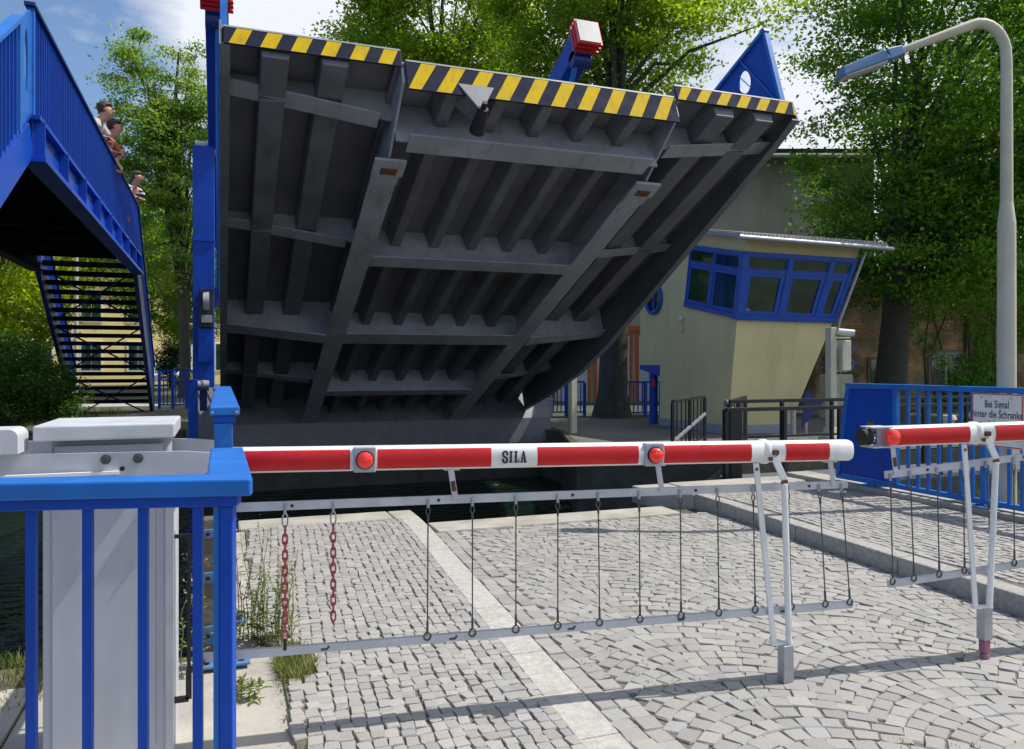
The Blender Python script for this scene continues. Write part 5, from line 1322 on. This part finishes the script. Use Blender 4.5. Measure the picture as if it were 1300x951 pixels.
tree('linden_tree', 'large dark green tree spreading over the brick building on the right', (17.5, 17.0, .04), (18.6, 16.7, 11.5), (20.1, 16.3, 9.0), (4.8, 4.4, 6.2), 430, 240, 1.0, .15, DG0, DG1, 3, .42, hollow=.4, limbs=60, h0=.22, flat=.36, lump=.3,
     extra=droop(80), xmin=16.2)
tree('linden_tree', 'tall tree with mossy trunk whose crown spreads behind the middle of the bridge tip', (10.75, 20.6, .04), (11.4, 21.2, 16), (10.9, 21.8, 13.6), (3.7, 4.2, 5.6), 290, 260, .85, .15, (.09, .20, .014), (.36, .48, .03), 8, .42, 'bark_green', hollow=.35, limbs=46, lump=.4, flat=.4,
     extra=[(12.4 + i * .55 + rng.normal(0, .2), 19.6 - i * .3, 11.3 + i * .08 + rng.normal(0, .25)) for i in range(7)])
tree('beech_tree', 'bright yellow green leafy tree rising behind the left middle of the bridge tip', (8.6, 31.5, .04), (8.6, 31.8, 18), (8.4, 31.5, 15.2), (4.4, 4, 7.4), 290, 260, .95, .19, YG0, YG1, 21, .35, hollow=.4, limbs=30)
tree('locust_tree', 'airy blue green tree with thin crown between footbridge and lifting tower', (-1.35, 33.5, .28), (-1.7, 34.2, 14.2), (-2.0, 34, 9.6), (2.7, 2.4, 5.4), 210, 190, .62, .15, (.05, .17, .045), (.26, .36, .06), 33, .2, hollow=.15, limbs=46, lump=.4, flat=.45, h0=.2)
tree('maple_tree', 'dense green tree low behind the footbridge stair and lifting tower', (-1.0, 43, .28), (-1.2, 43, 8.5), (-1.4, 43, 6.6), (3.6, 3, 4.0), 170, 200, .85, .2, (.06, .18, .016), (.30, .44, .035), 41, .25)
tree('maple_tree', 'sunlit yellow green tree beyond the clipped hedge at the left edge', (-9.6, 42, .28), (-9.6, 42, 8), (-9.8, 42, 6.2), (4.3, 3.6, 3.9), 180, 220, .95, .22, YG0, (.48, .56, .035), 47, .25)
tree('linden_tree', 'tree at the right edge behind the street lamp', (28.5, 22.0, .04), (28.7, 22, 11), (28.5, 21.5, 7.5), (4.5, 4, 6.5), 300, 120, 1.0, .2, (.04, .13, .015), (.2, .32, .03), 52, .3)
tree('conifer_tree', 'small dark conifer in front of the yellow house beside the stair', (-2.6, 47, .28), (-2.6, 47, 3.4), (-2.6, 47, 1.8), (.8, .8, 1.5), 70, 90, .4, .13, (.008, .03, .01), (.03, .07, .02), 61, .1, limbs=8)
def bush(name, label, c, rad, n, per, rc, size, c0, c1, seed, cat='bush', stem=True, zcut=-.35):
    t = thing(name, label, cat, (c[0], c[1], c[2] - rad[2]))
    cc = crown_centers(c, rad, n, seed, .55, .12, zcut)
    V, Q, C = leaf_cloud(cc, np.full(n, rc), per, size, c0, c1, seed, .8, .5)
    np_mesh('foliage', V, Q, 'leaf', t, C)
    mb = MB(); r = np.random.default_rng(seed)
    for i in range(9):
        e = Vector(cc[r.integers(n)]); s_ = Vector((c[0] + r.normal(0, rad[0] * .3), c[1] + r.normal(0, rad[1] * .2), c[2] - rad[2])); mb.tube([s_, s_.lerp(e, .5) + Vector((0, 0, .1)), e], [.04, .03, .01], 6)
    mb.build('stems', 'bark', t, smooth=True)
    return t
bush('hedge_bush', 'big rounded dark green hedge bush left of the footbridge stair', (-5.1, 20.6, .85), (1.95, 1.5, 1.25), 420, 130, .34, .08, (.03, .10, .018), (.13, .27, .035), 71)
bush('shrub', 'dark shrub low on the left bank behind the grey cabinet', (-5.6, 18.3, .35), (1.6, .5, .45), 160, 100, .26, .07, (.012, .035, .008), (.04, .09, .015), 74)
# ivy on the brick building (grows in the building's own frame)
t = thing('ivy', 'bright green ivy climbing the brown brick wall beside the street lamp', 'climbing plant', (17.9, 22.5, 0)); t.rotation_euler = (0, 0, R(-20.3))
cs = []
r = np.random.default_rng(5)
for k in range(6):
    x, z = 6.0 + r.uniform(0, 1.8), .2
    dx = r.uniform(-.10, .12)
    while z < 4.6: cs.append((x, -.13, z)); z += .16; x += dx + r.normal(0, .10); 
for k in range(50): cs.append((r.uniform(4.6, 9.5), -.13, r.uniform(2.4, 4.9)))
for k in range(60): cs.append((6.2 + abs(r.normal(0, 1.1)), -.13, .2 + abs(r.normal(0, .9))))
cs = np.array(cs); V, Q, C = leaf_cloud(cs, np.full(len(cs), .30), 34, .11, (.05, .18, .02), (.20, .42, .035), 6, .9, .2)
V[:, 1] = -.06 - np.abs(V[:, 1] + .06) * .6
o = np_mesh('leaves', V, Q, 'leaf', None, C); o.parent = t
mb = MB()
for k in range(12):
    x = 5.5 + k * .3; mb.tube([(x, -.03, 0), (x + r.normal(0, .2), -.03, 2), (x + r.normal(0, .4), -.03, 4)], [.03, .02, .01], 6)
lbuild(mb, 'stems', 'bark', t, smooth=True)

# wild plants at the footway edge
def weed(label, x, y, hgt, n, seed, flowers=True):
    t = thing('wild_plant', label, 'plant', (x, y, 0)); r = np.random.default_rng(seed)
    mb = MB(); V, F, C = [], [], []
    def leafq(p, d, l, w_, col):
        d = d / np.linalg.norm(d); s = np.cross(d, (0, 0, 1)); s /= np.linalg.norm(s) + 1e-6
        o = len(V); q = p + d * l
        V.extend([p, p + d * l * .5 + s * w_, q - np.array((0, 0, l * .15)), p + d * l * .5 - s * w_]); F.append((o, o + 1, o + 2, o + 3)); C.extend([(*col, 1)] * 4)
    for i in range(n):
        a = r.uniform(0, 2 * math.pi); h = hgt * r.uniform(.45, 1); ln_ = r.uniform(.04, .22) * h
        p0 = np.array((x + r.normal(0, .05), y + r.normal(0, .06), 0)); pts = []
        for k in range(7):
            f_ = k / 6; pts.append(p0 + np.array((math.cos(a) * ln_ * f_ ** 1.6, math.sin(a) * ln_ * f_ ** 1.6, h * f_)) + r.normal(0, .006, 3))
        pts[0][2] = -.03
        mb.tube(pts, [.0035, .003, .003, .0025, .002, .0015, .001], 5)
        for k in range(26):
            f_ = r.uniform(.05, .98) ** (1.2); j = min(5, int(f_ * 6)); p = pts[j] + (pts[j + 1] - pts[j]) * (f_ * 6 - j)
            g = r.uniform(); col = np.array((.09, .17, .03)) * (1 - g) + np.array((.22, .26, .07)) * g
            if r.uniform() < .18: col = np.array((.38, .30, .16))
            leafq(p, np.array((r.normal(), r.normal(), r.uniform(-.1, .9))), r.uniform(.025, .085) * (1.25 - f_ * .8), r.uniform(.004, .011), col)
        for k in range(5 if flowers else 0):
            p = pts[6] + r.normal(0, .02, 3); leafq(p, r.normal(0, 1, 3), .016, .006, np.array((.45, .42, .34)))
    mb.build('stems', 'grass_stem', t, smooth=True)
    o_ = np_mesh('leaves', np.array(V), np.array(F), 'grass', t, np.array(C))
M['grass_stem'] = paint('plant_stem', (.13, .17, .05), .6, .2, 20)
weed('tall thin flowering weed growing behind the blue corner post', .16, 4.78, .78, 9, 1)
weed('spreading green weed at the foot of the footway beside the timber post', .26, 4.60, .5, 15, 2)
weed('thin arching weed stalks between blue bars and timber post', -.13, 4.35, .62, 5, 3)
weed('small seedling in the concrete beside the blue corner post', .12, 3.98, .10, 6, 4, False)
def grass_patch(name, x0, x1, y0, y1, n, h, cols, seed, z=-.03, edge=None, zf=None):
    r = np.random.default_rng(seed); x = r.uniform(x0, x1, n); y = r.uniform(y0, y1, n)
    u = (x - (x0 + x1) / 2) / ((x1 - x0) / 2); v = (y - (y0 + y1) / 2) / ((y1 - y0) / 2); keep = (u * u + v * v + r.normal(0, .15, n)) < 1
    x, y = x[keep], y[keep]; n = len(x)
    a = r.uniform(0, 2 * math.pi, n); hh = h * r.uniform(.4, 1.1, n); ln_ = hh * r.uniform(.2, .9, n); w_ = r.uniform(.0015, .0035, n)
    zz = np.full(n, z) if zf is None else zf(y)
    p = np.stack([x, y, zz], 1); d = np.stack([np.cos(a), np.sin(a), 0 * a], 1); s = np.stack([-np.sin(a), np.cos(a), 0 * a], 1) * w_[:, None]
    up = np.array((0, 0, 1.))
    q = p + d * ln_[:, None] * .35 + up * hh[:, None] * .6; e = p + d * ln_[:, None] + up * hh[:, None]
    V = np.stack([p - s, p + s, q + s * .8, q - s * .8, e + s * .1, e - s * .1], 1).reshape(-1, 3)
    b = np.arange(n)[:, None] * 6; Q = np.concatenate([b + np.array([[0, 1, 2, 3]]), b + np.array([[3, 2, 4, 5]])], 0)
    g = r.uniform(0, 1, (n, 1)); c = np.array(cols[0]) * (1 - g) + np.array(cols[1]) * g
    dry = r.uniform(0, 1, (n, 1)) < cols[3]; c = np.where(dry, np.array(cols[2]), c)
    C = np.concatenate([np.repeat(c, 6, 0), np.ones((n * 6, 1))], 1)
    o = np_mesh(name, V, Q, 'grass', None, C); o['kind'] = 'stuff'; return o
GC = ((.06, .12, .015), (.16, .21, .03), (.34, .27, .12), .3)
tag(grass_patch('grass', .26, .46, 3.96, 4.5, 2600, .075, GC, 1), 'tuft of dry green grass at the edge of the cobbled footway', 'grass')
tag(grass_patch('grass', -1.7, -.62, 4.05, 4.95, 3200, .06, GC, 2, -.04), 'rough grass on the bank left of the grey cabinet', 'grass')
def joint_weeds(n):
    r = np.random.default_rng(31); P = []
    while len(P) < n:
        x, y = r.uniform(2.0, 4.85), r.uniform(1.8, 7.0)
        k = math.sin(x * 3.1 + 1) * math.sin(y * 2.3) + .5 * math.sin(x * 7 + y * 5)
        if k < .55: continue
        m = r.integers(4, 12)
        for _ in range(m): P.append((shr(x, y) + r.normal(0, .012), y + r.normal(0, .02)))
    for _ in range(600):
        y = r.uniform(2.6, 7.7); x = .30 + .068 * 0 if y < 4.5 else .22; P.append((x + r.normal(0, .025), y))
    return np.array(P)
jp = joint_weeds(1300); n_ = len(jp); r = np.random.default_rng(32)
a = r.uniform(0, 6.283, n_); hh = r.uniform(.004, .016, n_); p = np.stack([jp[:, 0], jp[:, 1], np.full(n_, -.012)], 1); d = np.stack([np.cos(a), np.sin(a), 0 * a], 1); s_ = np.stack([-np.sin(a), np.cos(a), 0 * a], 1) * .0028
e = p + d * hh[:, None] * .8 + np.array((0, 0, 1.)) * (hh[:, None] + .008); V = np.stack([p - s_, p + s_, e + s_ * .5, e - s_ * .5], 1).reshape(-1, 3)
g = r.uniform(0, 1, (n_, 1)); c = np.array((.07, .13, .02)) * (1 - g) + np.array((.20, .22, .05)) * g
o = np_mesh('weeds', V, np.arange(n_ * 4).reshape(n_, 4), 'grass', None, np.concatenate([np.repeat(c, 4, 0), np.ones((n_ * 4, 1))], 1)); o['kind'] = 'stuff'; tag(o, 'tiny green weeds growing in the joints between the road setts', 'weeds')
tag(grass_patch('grass', 7.15, 9.5, 4.2, 6.6, 5200, .22, ((.03, .10, .012), (.10, .20, .02), (.2, .2, .06), .05), 3, -.04), 'lush green grass at the foot of the street lamp', 'grass')
tag(grass_patch('grass', -9, -2.2, 17.7, 26, 14000, .16, ((.03, .07, .01), (.10, .17, .02), (.2, .18, .08), .1), 4, .27), 'shaded grass around the hedge on the far left bank', 'grass')
# far off treeline
r = np.random.default_rng(9)
xs_ = np.linspace(-220, 260, 300); cs = np.stack([xs_ + r.normal(0, 1, 300), 105 + r.normal(0, 6, 300), 4 + r.uniform(0, 6, 300)], 1)
V, Q, C = leaf_cloud(cs, r.uniform(3.5, 6.5, 300), 120, .9, (.02, .05, .012), (.07, .12, .02), 12, .8)
o = np_mesh('treeline', V, Q, 'leaf', None, C); o['kind'] = 'stuff'; tag(o, 'far off line of trees closing the horizon behind everything', 'trees')
